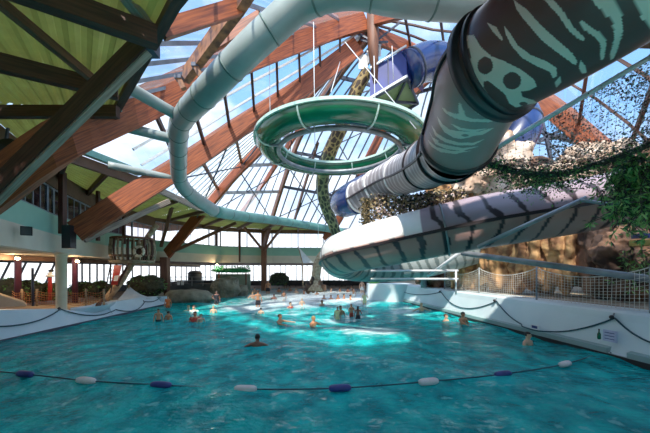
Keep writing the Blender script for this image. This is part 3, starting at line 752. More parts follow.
def ptube(P,r,seg,fn):
    """closed tube with a printed pattern: fn(u,ang,p)->colour ; ang 0 = top"""
    mb=MB(); fr=frames(P); n=len(P); rs=r if isinstance(r,list) else [r]*n; col=[]
    for i,p in enumerate(P):
        T,A,B=fr[i]
        for k in range(seg):
            a=2*math.pi*k/seg; d=A*math.sin(a)+B*math.cos(a); q=p+d*rs[i]; mb.v.append(q); col.append((*fn(i/(n-1),a,q,d),1))
    for i in range(n-1):
        for k in range(seg):
            j=(k+1)%seg; mb.f.append([i*seg+k,(i+1)*seg+k,(i+1)*seg+j,i*seg+j]); mb.smooth.append(True); mb.uv.append([(0,0)]*4)
    return mb,col
def ring(P,u,r,wd,seg=36):
    L=lens(P); l=u*L[-1]; l0,l1=max(0,l-wd/2),min(L[-1],l+wd/2)
    return MB().tube([at_len(P,L,l0),at_len(P,L,l1)],r,seg)
mint=S(250,200,184); dark1=S(112,68,64)
def f1(u,a,q,d):
    x,y=proj(q)
    if d.y>.45 or x>700 or y<-60: return dark1
    for e in E1[:]:
        if ((x-e[0])/e[2])**2+((y-e[1])/e[3])**2<1: return dark1
    for p in P1:
        if inpoly(x,y,p): return mint
    return dark1
AXA=spline([W(457.5,144,5.75),W(474,106,4.9),W(491,71,4.2),W(560,22,3.45),W(640,-38,2.85),W(760,-130,2.35),V((5.6,1.6,5.5)),V((8.5,1.2,5.6)),V((12,1.0,5.7))],200)
ksp=min(range(201),key=lambda i:(AXA[i]-W(491,71,4.2)).length)
AX1=resamp(AXA[ksp:],0,.40,560)+resamp(AXA[ksp:],.40,1,60)[1:]
t=thing('tube_slide','huge dark tube slide with mint stripes and a blot with two dark spots, upper right','water slide',AX1[0])
mb,col=ptube(AX1,.70,420,f1); mb.build('tube_shell',M['pattern'],t,color=col)
ring(AX1,.07/lens(AX1)[-1],.775,.12,48).build('flange',M['flange'],t); ring(AX1,.17/lens(AX1)[-1],.74,.06,48).build('flange',M['flange'],t)
sm=MB()
def seam(P,ang,r,wd,th,a=0,b=1):
    fr=frames(P); n=len(P); Q=[]
    i0,i1=int(a*(n-1)),int(b*(n-1))
    for i in range(i0,i1+1,2):
        T,A,B=fr[i]; d=A*math.sin(ang)+B*math.cos(ang); Q.append(P[i]+d*r)
    return MB().bar(Q,wd,th)
seam(AX1,-1.95+math.pi*2,.71,.10,.05).build('seam_flange',M['flange'],t)
g2=S(184,138,132)
def f2(u,a,q,d):
    x,y=proj(q)
    if d.y>.5: return g2
    for e in E2:
        if ((x-e[0])/e[2])**2+((y-e[1])/e[3])**2<1: return g2
    for p in P2:
        if inpoly(x,y,p): return S(255,214,200)
    return g2
AX2=resamp(AXA[:ksp+1][::-1],0,1,150)
t2=thing('tube_slide','grey tube slide section with thin pale stripes, between the two dark flange rings','water slide',AX2[0])
mb,col=ptube(AX2,.655,240,f2); mb.build('tube_shell',M['pattern'],t2,color=col)
ring(AX2,.97,.70,.12,40).build('flange',M['flange'],t2)
seam(AX2,-1.25,.665,.09,.05).build('seam_flange',M['flange'],t2)
AX3=resamp(spline([W(457.5,144,5.8),W(440,157,7.2),W(415,170,9.2),W(390,180,11),(W(358,198,12.6))],60),0,1,170)
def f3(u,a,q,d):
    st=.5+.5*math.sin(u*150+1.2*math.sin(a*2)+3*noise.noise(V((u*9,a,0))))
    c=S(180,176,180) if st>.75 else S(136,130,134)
    if d.z>.35: c=tuple(min(.9,x*1.4) for x in c) if st<.8 else S(240,238,240)  # upward-facing side painted lighter to stand in for light from above
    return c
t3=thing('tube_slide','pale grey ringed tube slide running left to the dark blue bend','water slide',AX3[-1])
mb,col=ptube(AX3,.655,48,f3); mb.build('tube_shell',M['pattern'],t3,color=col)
ring(AX3,.075,.71,.10,40).build('flange',M['flange'],t3)
ring(AX3,.34,.69,.09,32).build('flange',M['flange'],t3)
for u in(.62,.84,.985): ring(AX3,u,.68,.09,32).build('joint_ring',M['white'],t3)
seam(AX3,-1.75,.665,.08,.05).build('seam_flange',M['flange'],t3)
AXB=spline([W(358,198,12.6),W(349,201,13.2),W(344,203,14.4),W(347,198,15.8),W(362,188,16.8),W(385,178,17.2)],50)
t=thing('tube_slide','dark blue tube slide bend at the far end of the pale grey tube','water slide',AXB[0])
MB().tube(AXB,.66,28).build('tube_shell',M['blue_slide'],t); ring(AXB,.33,.70,.08,28).build('joint_ring',M['flange'],t)

# lower open zebra slide with its left bend
AX4=resamp(spline([W(640,193,8.9),W(590,204,8.9),W(540,212.5,8.9),W(480,222.5,9.1),W(425,234,9.6),W(380,244,10.4),W(350,251,11.3),W(339,257,12.4),W(347,262,13.5),W(370,265,14.3),(W(410,264,14.8)),W(450,255,15.2),W(480,247,15.6)],90),0,1,420)
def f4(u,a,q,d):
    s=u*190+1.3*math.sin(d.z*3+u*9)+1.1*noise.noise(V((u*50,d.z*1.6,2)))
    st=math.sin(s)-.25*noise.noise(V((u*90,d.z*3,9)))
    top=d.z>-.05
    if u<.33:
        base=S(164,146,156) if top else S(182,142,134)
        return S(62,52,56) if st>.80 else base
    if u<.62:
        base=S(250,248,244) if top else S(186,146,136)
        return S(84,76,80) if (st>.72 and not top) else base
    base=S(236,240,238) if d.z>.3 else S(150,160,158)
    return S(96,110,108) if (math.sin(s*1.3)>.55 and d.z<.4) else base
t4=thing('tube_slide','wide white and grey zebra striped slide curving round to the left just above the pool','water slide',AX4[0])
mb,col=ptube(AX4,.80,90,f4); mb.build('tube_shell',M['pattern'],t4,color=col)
seam(AX4,1.62,.82,.12,.09,0,.60).build('seam_flange',M['flange'],t4); seam(AX4,-1.62,.82,.12,.09,0,.60).build('seam_flange',M['flange'],t4)
for u in(.30,.52): ring(AX4,u,.845,.05,40).build('joint_ring',M['steel'],t4)
t=thing('slide_support','grey steel post under the zebra slide beside the far rails','post',W(423,287,19))
MB().tube([V((W(424,0,19).x,19,1.19)),W(420,240,19)],.2,12).build('post',M['steel'],t)
MB().bar([W(422,262,19),W(408,254,18.8)],.1,.1).build('arm',M['white'],t)

# green loop slide : open trough
cx,cyy,Rr=.76,15.2,3.62
P=[]
for i in range(141):
    a=math.radians(-38-(360-52)*i/140)          # from the far right, round the near side, to the left and back
    a=math.radians(-20-352*i/140)
    P.append(V((cx+Rr*math.cos(a),cyy+Rr*math.sin(a),8.45+.5*(i/140))))
tg=thing('green_slide','open green loop slide with a pale rim hanging under the roof','water slide',(cx,cyy,8.6))
def trough(P,r,a0,a1,seg,off=0.0):
    mb=MB(); n=len(P)
    for i,p in enumerate(P):
        T=(P[min(i+1,n-1)]-P[max(i-1,0)]).normalized(); A=T.cross(V((0,0,1))).normalized(); B=A.cross(T)
        for k in range(seg+1):
            a=a0+(a1-a0)*k/seg; mb.v.append(p+A*(r*math.sin(a))-B*(r*math.cos(a)))
    for i in range(n-1):
        for k in range(seg):
            j=i*(seg+1)+k; mb.f.append([j,j+1,j+seg+2,j+seg+1]); mb.smooth.append(True); mb.uv.append([(0,0)]*4)
    return mb
hg=1.62
trough(P,.56,-hg,hg,20).build('trough',M['green_slide'],tg)
for s in(-1,1):
    Q=[]
    for i,p in enumerate(P):
        T=(P[min(i+1,140)]-P[max(i-1,0)]).normalized(); A=T.cross(V((0,0,1))).normalized(); B=A.cross(T)
        Q.append(p+A*(s*.60)+B*.05)
    MB().bar(Q,.12,.12).build('rim',M['mint_rim'],tg)
Q=[V((cx+(p.x-cx)*.85,cyy+(p.y-cyy)*.85,p.z-.50)) for p in P]
MB().tube(Q,.11,12).build('support_rail',M['steel'],tg)
for i in range(4,140,17):
    T=(P[i+1]-P[i-1]).normalized(); A=T.cross(V((0,0,1))).normalized(); B=A.cross(T)
    arc=[P[i]+A*(.58*math.sin(a))-B*(.58*math.cos(a)) for a in np.linspace(-hg,hg,15)]
    rb=MB().bar(arc,.07,.05,up=T).build('rib',M['mint_rim'],tg)
    MB().bar([Q[i],P[i]-B*.56],.10,.10).build('bracket',M['steel'],rb)
for px,y0,y1,Y,l in((313.5,22,150,12.2,'white hanger rod over the near side of the green loop'),(374,56,128,12.6,'white hanger rod right of the green loop centre'),(317,168,241,19.2,'white rope hanging below the green loop beside the spotted column'),(269,40,140,13.4,'thin hanger rod at the left of the green loop'),(392,46,80,15.2,'pale rod in front of the blue platform')):
    o=MB().tube([W(px,y0,Y),W(px+1.5,y1,Y)],.016,6).build('hanger_rod',M['white_bar']); tag(o,l,'rod')
for a,b,l in(((345,42,13.5),(416,129,11.9),'thin white stay wire crossing the green loop to the right'),((340,62,16),(331,92,12.5),'short stay wire above the green loop')):
    o=MB().tube([W(*a),W(*b)],.022,6).build('stay_wire',M['white_bar']); tag(o,l,'wire')

# spotted sinuous column
PS=spline([W(368,70,17.2),W(356,92,17.6),W(345,120,18.2),W(331,150,19.2),W(322.5,180,20.2),W(325,203,21),W(333,224,21.6),W(338,240,22)],90)
def fsp(u,a,q,d):
    v=noise.voronoi(V((1.5*math.cos(a),1.5*math.sin(a),u*26)))[0]
    k=v[1]-v[0]
    if u<.45: return S(178,150,94) if k<.16 else S(66,48,34)
    return S(150,150,100) if k<.16 else S(50,56,40)
t=thing('spotted_column','tall curving column with giraffe-like spots, passing through the green loop','column',W(338,240,22))
mb,col=ptube(PS,[.50+.16*math.sin(i/90*3.1) for i in range(91)],64,fsp)
# finer resolution pattern
PSf=resamp(PS,0,1,260); mb,col=ptube(PSf,[.34+.10*math.sin(i/260*3.1) for i in range(261)],64,fsp); mb.build('trunk',M['pattern_matte'],t,color=col)
PL=spline([W(338,240,22),W(328,250,22.2),W(319,262,22.4),W(316,276,22.4),W(315.5,290.5,22.4)],30)
t=thing('rough_trunk','rough pale brown trunk standing in the far water below the spotted column','trunk',PL[-1])
mb=MB().tube(PL,[.42,.42]+[.40]*12+[.34]*10+[.4,.45,.5,.58,.66,.72,.75],16); mb.build('trunk',M['mast'],t)
for sx_,hh in((-.7,.34),(-.25,.5),(.3,.42),(.75,.3)): MB().blob(PL[-1]+V((sx_*.8,-.3,hh*.7)),(.26,.24,hh),4,.5,2.6,int(sx_*9)).build('base_rock',M['rock_dark'],t)

# blue platform
t=thing('slide_platform','blue panelled slide start platform under the roof, right of the green loop','platform',W(400,80,16))
pf=[W(370,70,16.6),W(406,48,16.0),W(407,77,16.0),W(370,99,16.6)]
nrm=(pf[1]-pf[0]).cross(pf[3]-pf[0]).normalized(); nrm=nrm if nrm.y>0 else -nrm
def slab(c,th):
    n_=nrm*th; return MB().add(c+[p+n_ for p in c],[(0,1,2,3),(7,6,5,4),(0,4,5,1),(1,5,6,2),(2,6,7,3),(3,7,4,0)])
fpn=slab(pf,.1).build('front_panel',M['blue_panel'],t)
pr=[pf[1],pf[1]+V((1.4,1.6,.1)),pf[2]+V((1.4,1.6,.1)),pf[2]]
MB().add(pr,[(0,1,2,3)]).build('side_panel',M['blue_panel'],t)
fl=[pf[3],pf[2],pf[2]+V((1.35,2.4,0)),pf[3]+V((1.35,2.6,0))]
MB().add(fl+[p+V((0,0,.12)) for p in fl],[(0,1,2,3),(7,6,5,4),(0,4,5,1),(1,5,6,2),(2,6,7,3),(3,7,4,0)]).build('floor_deck',M['green_panel'],t)
for a,b in((0,2),(1,3),(0,1),(1,2),(2,3),(3,0)):
    MB().bar([fl[a]+V((0,0,-.08)),fl[b]+V((0,0,-.08))],.1,.14).build('floor_beam',M['dark_steel'],t)
MB().bar([pf[0]+V((0,-.1,.05)),pf[1]+V((0,-.1,.05))],.08,.1).build('top_rail',M['white_bar'],t)
MB().bar([pf[3]+V((0,-.1,0)),pf[2]+V((0,-.1,0))],.08,.12).build('bottom_rail',M['white_bar'],t)
m_=(pf[0]+pf[1])*.5; n__=(pf[3]+pf[2])*.5; MB().bar([m_+V((0,-.06,0)),n__+V((0,-.06,0))],.05,.05).build('panel_joint',M['dark_steel'],fpn)
for (x,y,wd,hh) in((363,62,.5,.8),(371,57,.5,.7),(377,50,.45,.7)):
    p=W(x,y,17); MB().box(p,(wd,.06,hh)).build('white_board',M['white'],t)
PB=spline([W(409,70,16.2),W(428,62,16.4),W(452,66,16.8),W(480,80,17.0),W(505,100,16.6),W(520,120,15.8),W(516,140,15.4),W(496,158,15.6)],60)
t=thing('tube_slide','blue tube slide leaving the platform and curving down behind the dark tube','water slide',PB[0])
MB().tube(PB,.95,28).build('tube_shell',M['blue_slide'],t)
for u in(.03,.25,.55,.78): ring(PB,u,.99,.1,28).build('joint_ring',M['dark_steel'],t)

# ------------------------------------------------------------------ rocks
def rock(label,px,py,Y,rad,m,seed,amp=.34,freq=1.35,flute=0.0,sub=6,name='rock',boxy=.35):
    c=W(px,py,Y); t=thing(name,label,'rock',c)
    MB().blob(c,rad,sub,amp,freq,seed,flute,boxy=boxy).build('boulder',m,t); return t
rock('pale sunlit rock behind the slide bend, below the lowest flange ring',484,172,13.6,(1.8,1.2,1.45),M['rock_pale'],1)
rock('tan rock peak behind the second flange ring',497,160,14.2,(.8,.9,1.5),M['rock'],2)
rock('pale rock ledge under the steel roof bracing on the right',562,180,14,(1.9,1.2,.6),M['rock_pale'],3,.22)
rock('pink pale rock ridge right of the roof bracing',594,168,13.6,(1.6,1.2,1.0),M['rock_pale'],4)
rock('tan rock lump left of the lowest rocks, behind the zebra slide',454,192,14.2,(1.3,1.0,1.4),M['rock'],5)
rock('ochre rock column behind the fence, nearest the far rails',470,262,16.6,(1.3,1.0,1.6),M['rock'],6,.30,1.1,.35)
rock('bright ochre fluted rock behind the fence, second from the rails',503,256,14.6,(.95,.9,1.8),M['rock'],7,.28,1.1,.5)
rock('sunlit fluted ochre rock under the slanting grey pipe',535,252,13.4,(.95,.85,1.8),M['rock'],8,.28,1.2,.5)
rock('brown fluted rock behind the fence, left of the dark hollow',566,246,12.4,(.8,.8,1.9),M['rock'],9,.28,1.2,.5)
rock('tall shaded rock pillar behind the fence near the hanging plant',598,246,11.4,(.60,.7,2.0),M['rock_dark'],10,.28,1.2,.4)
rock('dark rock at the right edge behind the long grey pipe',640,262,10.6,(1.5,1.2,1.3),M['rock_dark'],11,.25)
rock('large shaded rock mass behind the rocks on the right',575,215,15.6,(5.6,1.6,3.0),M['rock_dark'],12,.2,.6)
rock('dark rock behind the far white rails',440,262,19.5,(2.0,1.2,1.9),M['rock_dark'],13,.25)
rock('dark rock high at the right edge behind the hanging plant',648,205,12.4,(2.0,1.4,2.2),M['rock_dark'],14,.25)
# fall back: stub of a terrace with boxes at the right edge
t=thing('supply_box','yellow and blue box on the rock ledge at the right edge','box',W(642,240,9.2))
MB().box(W(642,243,9.2),(.5,.3,.18)).build('box_body',mat('yellow_box',S(196,170,84),.6),t); MB().box(W(643,236,9.2),(.42,.3,.14)).build('box_top',M['blue_panel'],t)

# ------------------------------------------------------------------ pipes, fence, rails on the right
def pipe(label,a,b,r,m,name='steel_pipe'):
    o=MB().tube([W(*a),W(*b)],r,14).build(name,m); tag(o,label,'pipe'); return o
pipe('long thin pale pipe rising under the big dark slide to the top right',(462,168,6.4),(690,34,5.0),.045,M['white_bar'])
pipe('slanting pale pipe in front of the zebra slide end',(478,247,8.2),(586,198,7.6),.06,M['steel'])
pipe('thick grey pipe running level above the net fence to the right edge',(462,253,11.4),(700,286,7.2),.10,M['steel'])
pipe('short pale pipe branching right of the zebra slide end',(580,200,7.6),(660,212,7.2),.04,M['steel'])
pipe('pale pipe slanting up under the zebra slide, left of the grey pipe',(428,276,14.2),(466,248,12.2),.07,M['white_bar'])
def fx(Y): return wx_r(Y)+.62
fp=[4.6,7.6,11,14.2,17.2]
t=thing('net_fence','white mesh net fence with thin posts along the right pool deck','fence',(fx(11),11,1.2))
for Y in fp: MB().tube([(fx(Y),Y,1.2),(fx(Y),Y,2.42)],.03,10).build('post',M['steel'],t)
mb=MB(); Y=4.6
def top_at(Y):
    for a,b in zip(fp[:-1],fp[1:]):
        if a<=Y<=b: s=(Y-a)/(b-a); return 2.38-.30*math.sin(math.pi*s)**.8
    return 2.36
while Y<=17.2:
    z1=top_at(Y); mb.bar([(fx(Y)+.02*math.sin(Y*3),Y,1.24),(fx(Y)+.03*math.sin(Y*3+1),Y,z1)],.008,.008,up=V((0,1,0))); Y+=.115
for j in range(11):
    mb.bar([(fx(y),y,1.24+(top_at(y)-1.24)*j/10) for y in np.arange(4.6,17.21,.2)],.008,.008)
mb.build('net_mesh',M['cord'],t)
mb=MB(); mb.tube([(fx(y),y,top_at(y)) for y in np.arange(4.6,17.21,.2)],.016,6); mb.build('top_cord',M['cord'],t)
t=thing('hand_rail','double white tube rail under the zebra slide bend','rail',W(420,284,13.2))
for z0 in(2.28,1.72): MB().tube([W(458,270.6 if z0>2 else 279,13.6),W(371,271 if z0>2 else 279,12.9)],.05,10).build('rail_tube',M['white'],t)
for Y,x in((13.55,W(456,0,13.55).x),): MB().tube([(x,Y,floor_z(Y) if x<5.5 else 1.2),(x,Y,2.28)],.04,8).build('post',M['white'],t)
# ropes on the right wall
def sag(a,b,d,n=12):
    a=V(a);b=V(b); return [a.lerp(b,i/n)-V((0,0,d*4*(i/n)*(1-i/n))) for i in range(n+1)]
def wallpt(px,py,Y,dx=-.03):                 # a point on the right wall face
    z=H+(HY-py)/F*Y; f=max(0,min(1,(z-.1)/1.0)); return V((wx_r(Y)+.0+.30*f-.08,Y,z))
def Yr(px):                                   # depth at which the right wall stands in column px
    k=(px-CX)/F; return (7.7+.144*7.1+.1)/(k+.144)
def onR(q):
    z=q.z; dx=float(np.interp(z,[-1,.1,.12,.95,1.14,1.2],[0,0,.05,.30,.34,.42]))
    if z<.28: dx=min(dx,-.045)
    return V((wx_r(q.y)+dx-.05,q.y,z))
AN=[(391,285.5),(438,292),(492.6,301),(609,318),(720,345)]
t=thing('wall_rope','dark teal grab rope swagged along the right pool wall','rope',wallpt(609,318,Yr(609)))
for k,((a,b),sagd) in enumerate(zip(zip(AN[:-1],AN[1:]),(.5,.72,.95,.45))):
    A_,B_=wallpt(*a,Yr(a[0])),wallpt(*b,Yr(b[0])); MB().tube([onR(q) for q in sag(A_,B_,sagd*.8,20)],.022,8).build('rope_swag',M['rope'],t)
for a in AN[1:4]:
    p=wallpt(*a,Yr(a[0])); kn=MB().blob(p+V((-.02,0,.02)),(.05,.07,.06),2,.2,4).build('rope_knot',M['black'],t)
    MB().bar([p,p+V((.1,.05,.12))],.03,.03).build('hook',M['steel'],kn)
def YL(px):                                   # depth at which the left wall top stands in column px
    return -10.85/((px-CX)/F)
def onL(q):
    lt=ltop(q.y); f=max(0,min(1,(q.z-.08)/(lt-.1)))
    return V((wx_l(q.y)-.06-.39*f+.05,q.y,min(q.z,lt+.02)))
AL=[(-60,322),(59,309),(111,309.5),(143,301.5),(161,297)]
t=thing('wall_rope','dark teal grab rope swagged along the low left pool wall','rope',W(59,309,YL(59)))
for k,((a,b),sg) in enumerate(zip(zip(AL[:-1],AL[1:]),(.45,.35,.35,.15))):
    MB().tube([onL(q) for q in sag(W(*a,YL(a[0])),W(*b,YL(b[0])),sg*.8,16)],.024,8).build('rope_swag',M['rope'],t)
for a in AL[1:4]: MB().blob(W(*a,YL(a[0])),(.06,.07,.08),2,.2,4).build('rope_knot',M['black'],t)
# small things on the right wall
p=wallpt(614,336,Yr(614)); t=thing('wall_sign','pale lilac notice plate on the right pool wall under the rope knot','sign',p)
R=Matrix.Rotation(math.atan2(.144,1)+math.pi/2,3,'Z')
Rt=Matrix.Rotation(.0,3,'Z')
MB().box(p+V((-.06,0,0)),(.02,.34,.30),rz=.144).build('plate',M['sign'],t)
for k in range(3): MB().box(p+V((-.075,0,.08-.08*k)),(.006,.24,.018),rz=.144).build('text_line',M['float_blue'],t)
p=wallpt(604,334,Yr(604)); t=thing('bottle','small green bottle hung on the right pool wall left of the notice plate','bottle',p)
MB().lathe([(.03,-.14),(.042,-.12),(.042,.0),(.018,.05),(.016,.11)],p+V((-.09,0,0)),12).build('body',M['green_slide'],t); MB().lathe([(.02,.11),(.02,.14)],p+V((-.09,0,0)),10).build('cap',M['black'],t)
p=wallpt(540,327,Yr(540)); t=thing('wall_marker','small blue depth plate on the right pool wall near a swimmer','sign',p)
MB().box(p+V((-.07,0,0)),(.02,.34,.15),rz=.144).build('plate',M['white'],t); MB().box(p+V((-.085,0,0)),(.01,.22,.09),rz=.144).build('mark',M['float_blue'],t)

# float line
FL=[(25,374,0),(86,380.5,1),(161,385,0),(245.5,389,1),(340,388,0),(428.5,381.5,1),(503,374,0),(565,364,1)]
pts=[Wz(-60,366,.02)]+[Wz(x,y,.03) for x,y,_ in FL]+[Wz(606,351,.02),V((wx_r(7.6)-.1,7.9,.12))]
pts[0]=V((wx_l(7)-.05,7.3,.05))
t=thing('float_line','dark rope with blue and white floats strung across the near water','float line',(0,5.8,0))
PP=spline(pts,110); MB().tube(PP,.014,6).build('rope',M['rope'],t)
for x,y,wh in FL:
    p=Wz(x,y,.04); i=min(range(len(PP)),key=lambda k:(PP[k]-p).length); T=(PP[min(i+1,110)]-PP[max(i-1,0)]).normalized()
    Q=[p+T*s for s in(-.215,-.205,-.17,-.1,0,.1,.17,.205,.215)]
    o=MB().tube(Q,[.02,.045,.062,.07,.072,.07,.062,.045,.02],16).build('float',M['float_white'] if wh else M['float_blue'],t); o['label']='white float' if wh else 'dark blue float'

# ------------------------------------------------------------------ camouflage nets and plants
def leaf(mb,p,sz,rnd,thin=.5,dirv=None):
    d=dirv if dirv is not None else V((rnd.gauss(0,1),rnd.gauss(0,1),rnd.gauss(0,.8))).normalized()
    s=d.cross(V((rnd.gauss(0,1),rnd.gauss(0,1),rnd.gauss(0,1)))).normalized()
    a=p-d*sz*.5; b=p+d*sz*.5; m_=p+s.cross(d)*sz*.12
    mb.add([a,m_+s*sz*thin*.5,b,m_-s*sz*thin*.5],[(0,1,2,3)])
def drape(top,bot,u,v):                        # ruled sheet between two polylines
    a=at_len(top,LT,LT[-1]*u); b=at_len(bot,LB_,LB_[-1]*u); return a.lerp(b,v)
# right net: hangs from the pale pipe down to the vine
top=[W(478,158,6.3),W(540,122,5.9),W(600,87,5.55),W(652,56,5.25),W(690,34,5.0)]
bot=[W(476,162,6.2),W(520,172,5.9),W(560,174,5.8),W(610,160,5.7),W(660,140,5.6)]
LT=lens(top); LB_=lens(bot)
t=thing('camouflage_net','ragged camouflage net hanging under the pale pipe at the upper right','net',W(600,120,5.6))
groups={'net_brown':MB(),'leaf_dark':MB(),'net_pink':MB()}
for i in range(9500):
    u=rnd.random()**.72; v=rnd.random()
    p=drape(top,bot,u,v)+V((rnd.gauss(0,.03),rnd.gauss(0,.08),rnd.gauss(0,.03)))
    x,y=proj(p)
    # thinner in the open window where the sky shows through
    if ((x-605)/42)**2+((y-118)/22)**2<1 and rnd.random()<.62: continue
    if x<550 and y<160-(x-478)*.02 and rnd.random()<.93: continue
    k=rnd.random(); g='leaf_dark' if k<.22 else('net_brown' if k<.58 else 'net_pink')
    leaf(groups[g],p,rnd.uniform(.02,.055),rnd,.7)
for g,mb in groups.items():
    o=mb.build('net_scraps',M[g],t); o['kind']='stuff'
mb=MB()
for k in range(24): mb.bar([drape(top,bot,k/23,0),drape(top,bot,k/23,1)],.004,.004)
for k in range(7): mb.bar([drape(top,bot,j/20,k/6) for j in range(21)],.004,.004)
mb.build('net_cords',M['leaf_dark'],t)
# vine along the lower edge
VN=spline([W(452,166,6.4)]+bot,60)
t=thing('hanging_vine','thick dark leafy vine sagging along the lower edge of the camouflage net','vine',VN[20])
MB().tube(VN,.06,8).build('stem',M['leaf_dark'],t)
gm={'leaf':MB(),'leaf_dark':MB()}
for i in range(4200):
    u=rnd.random(); p=VN[int(u*60)]+V((rnd.gauss(0,.06),rnd.gauss(0,.1),rnd.gauss(-.05,.09)*(1+.8*u)))
    leaf(gm['leaf_dark' if rnd.random()<.6 else 'leaf'],p,rnd.uniform(.03,.08),rnd,.45)
for i in range(1500):                          # bushier piece over the zebra slide
    p=W(rnd.gauss(540,24),rnd.gauss(181,8),6.2)+V((0,rnd.gauss(0,.15),0))
    leaf(gm['leaf' if rnd.random()<.55 else 'leaf_dark'],p,rnd.uniform(.03,.085),rnd,.45)
for g,mb in gm.items(): o=mb.build('vine_leaves',M[g],t); o['kind']='stuff'
# hanging plants at the right edge
def hangplant(label,px,py,Y,spx,spy,n,seed):
    r=random.Random(seed); t=thing('hanging_plant',label,'plant',W(px,py-spy,Y))
    st=MB(); gs={'leaf':MB(),'leaf_light':MB(),'leaf_dark':MB()}
    for k in range(n):
        base=W(r.uniform(px-spx,px+spx),r.uniform(py-spy,py-spy*.2),Y)+V((0,r.gauss(0,.2),0)); L=r.uniform(.5,1.15)
        q=[base+V((r.gauss(0,.03)*j+.02*j*r.uniform(-1,1),-.03*j,-L*j/6+.05*math.sin(j))) for j in range(7)]
        st.tube(q,.008,5)
        for j in range(7):
            for s in range(5):
                d=V((r.uniform(-1,1),r.uniform(-.7,.7),r.uniform(-1.2,.1))).normalized()
                g='leaf' if r.random()<.5 else('leaf_light' if r.random()<.45 else 'leaf_dark')
                leaf(gs[g],q[j]+d*.1,r.uniform(.10,.20),r,.24,d)
    st.build('stems',M['leaf_dark'],t)['kind']='stuff'
    for g,mb in gs.items(): mb.build('leaves',M[g],t)['kind']='stuff'
hangplant('large green trailing plant at the right edge above the rocks',636,192,5.9,22,38,70,3)
hangplant('smaller trailing plant hanging left of the large one, over the rock pillar',617,192,6.3,8,20,18,4)
hangplant('low leafy plant at the right edge behind the net fence',645,262,8.8,14,18,14,5)
# left net piece over the zebra slide
top=[W(372,196,11.0),W(400,196,10.4),W(440,192,9.8),W(462,190,9.6)]
bot=[W(366,222,10.6),W(400,217,10.1),W(440,208,9.6),W(466,203,9.4)]
LT=lens(top); LB_=lens(bot)
t=thing('camouflage_net','tan and black mottled camouflage net draped over the zebra slide bend','net',W(410,205,10))
gs={'net_brown':MB(),'leaf_dark':MB(),'net_pink':MB(),'net_tan':MB()}; M['net_tan']=mat('tan_net_scrap',S(172,150,108),.7)
for i in range(3600):
    u,v=rnd.random(),rnd.random(); p=drape(top,bot,u,v)+V((rnd.gauss(0,.05),rnd.gauss(0,.12),rnd.gauss(0,.06)))
    k=rnd.random(); leaf(gs['leaf_dark' if k<.35 else 'net_tan' if k<.7 else 'net_brown' if k<.85 else 'net_pink'],p,rnd.uniform(.06,.14),rnd,.8)
for i in range(700):                           # hanging tail
    p=W(rnd.gauss(366,2.6),rnd.uniform(198,233),10.4); leaf(gs['net_tan' if rnd.random()<.5 else 'leaf_dark'],p,rnd.uniform(.06,.13),rnd,.8)
for g,mb in gs.items(): mb.build('net_scraps',M[g],t)['kind']='stuff'
mb=MB()
for k in range(14): mb.bar([drape(top,bot,k/13,0),drape(top,bot,k/13,1)],.01,.01)
mb.build('net_cords',M['leaf_dark'],t)

# ------------------------------------------------------------------ pirate mast with crow's nest, left bank props
nc=V((W(133,250,17.6).x,17.6,0)); zb,zt=W(0,261,17.6).z,W(0,239,17.6).z
t=thing('crows_nest','round wooden crow\'s nest of upright staves with a ring buoy on its front','crow\'s nest',(nc.x,nc.y,zb))
MB().lathe([(1.03,zb-.14),(1.14,zb-.06),(1.14,zb+.02),(1.05,zb+.04)],nc,28).build('floor_disc',M['bamboo'],t)
for k in range(26):
    a=2*math.pi*k/26; 
    pts=[nc+V((rr*math.cos(a),rr*math.sin(a),z)) for rr,z in((1.02,zb),(1.13,zb+.4),(1.13,zb+.8),(1.07,zt))]
    MB().tube(pts,.055,7).build('stave',M['bamboo'] if k%3 else M['dark_timber'],t)
cr=[nc+V((1.07*math.cos(a),1.07*math.sin(a),zt)) for a in np.linspace(0,2*math.pi,33)]
MB().tube(cr,.07,8,cap=False).build('hand_rail',M['mid_timber'],t)
MB().tube([nc+V((1.1*math.cos(a),1.1*math.sin(a),zb+.3)) for a in np.linspace(0,2*math.pi,33)],.04,8,cap=False).build('lower_hoop',M['mid_timber'],t)
cb=W(139,251.5,16.2); t=thing('ring_buoy','pale ring buoy hanging on the front of the crow\'s nest','ring buoy',cb)
MB().tube([cb+V((.25*math.cos(a),0,.25*math.sin(a))) for a in np.linspace(0,2*math.pi,29)],.075,10,cap=False).build('ring',mat('pale_buoy',S(232,214,184),.6),t)
MB().tube([cb+V((0,.07,0)),cb+V((0,.10,0))],.2,18).build('dark_centre_disc',M['dark_timber'],t)  # dark disc added behind the ring so its hole looks dark
for a in(.78,2.35,3.93,5.5): MB().tube([cb+V((.25*math.cos(a+s),0,.25*math.sin(a+s))) for s in(-.14,0,.14)],.079,10).build('band',M['bamboo'],t)
t=thing('ship_mast','leaning pale log mast carrying the crow\'s nest','mast',W(106,300,17.9))
MB().tube(spline([W(106,300,17.9),W(120,282,17.8),W(133,262,17.65),W(147,238,17.6),W(157,225,17.6)],16),[.2]*6+[.17]*6+[.15]*5,12).build('log',M['mast'],t)
MB().bar([W(118,286,17.7),W(131,262,17.6)],.28,.1).build('plank',M['dark_timber'],t)
t=thing('rope_ladder','dark rope ladder hanging left of the leaning mast','ladder',W(110,284,17.4))
for px in(108,113.5): MB().tube([W(px+3,262,17.4),W(px-3,293,17.4)],.03,6).build('rope',M['black'],t)
for k in range(6): y=266+4*k; MB().tube([W(107.5+3-(y-262)*.2,y,17.4),W(113.5+3-(y-262)*.2,y,17.4)],.025,6).build('rung',M['black'],t)
t=thing('pennant','red and white flag hanging beside the leaning mast','flag',W(118,284,17.3))
mb=MB()
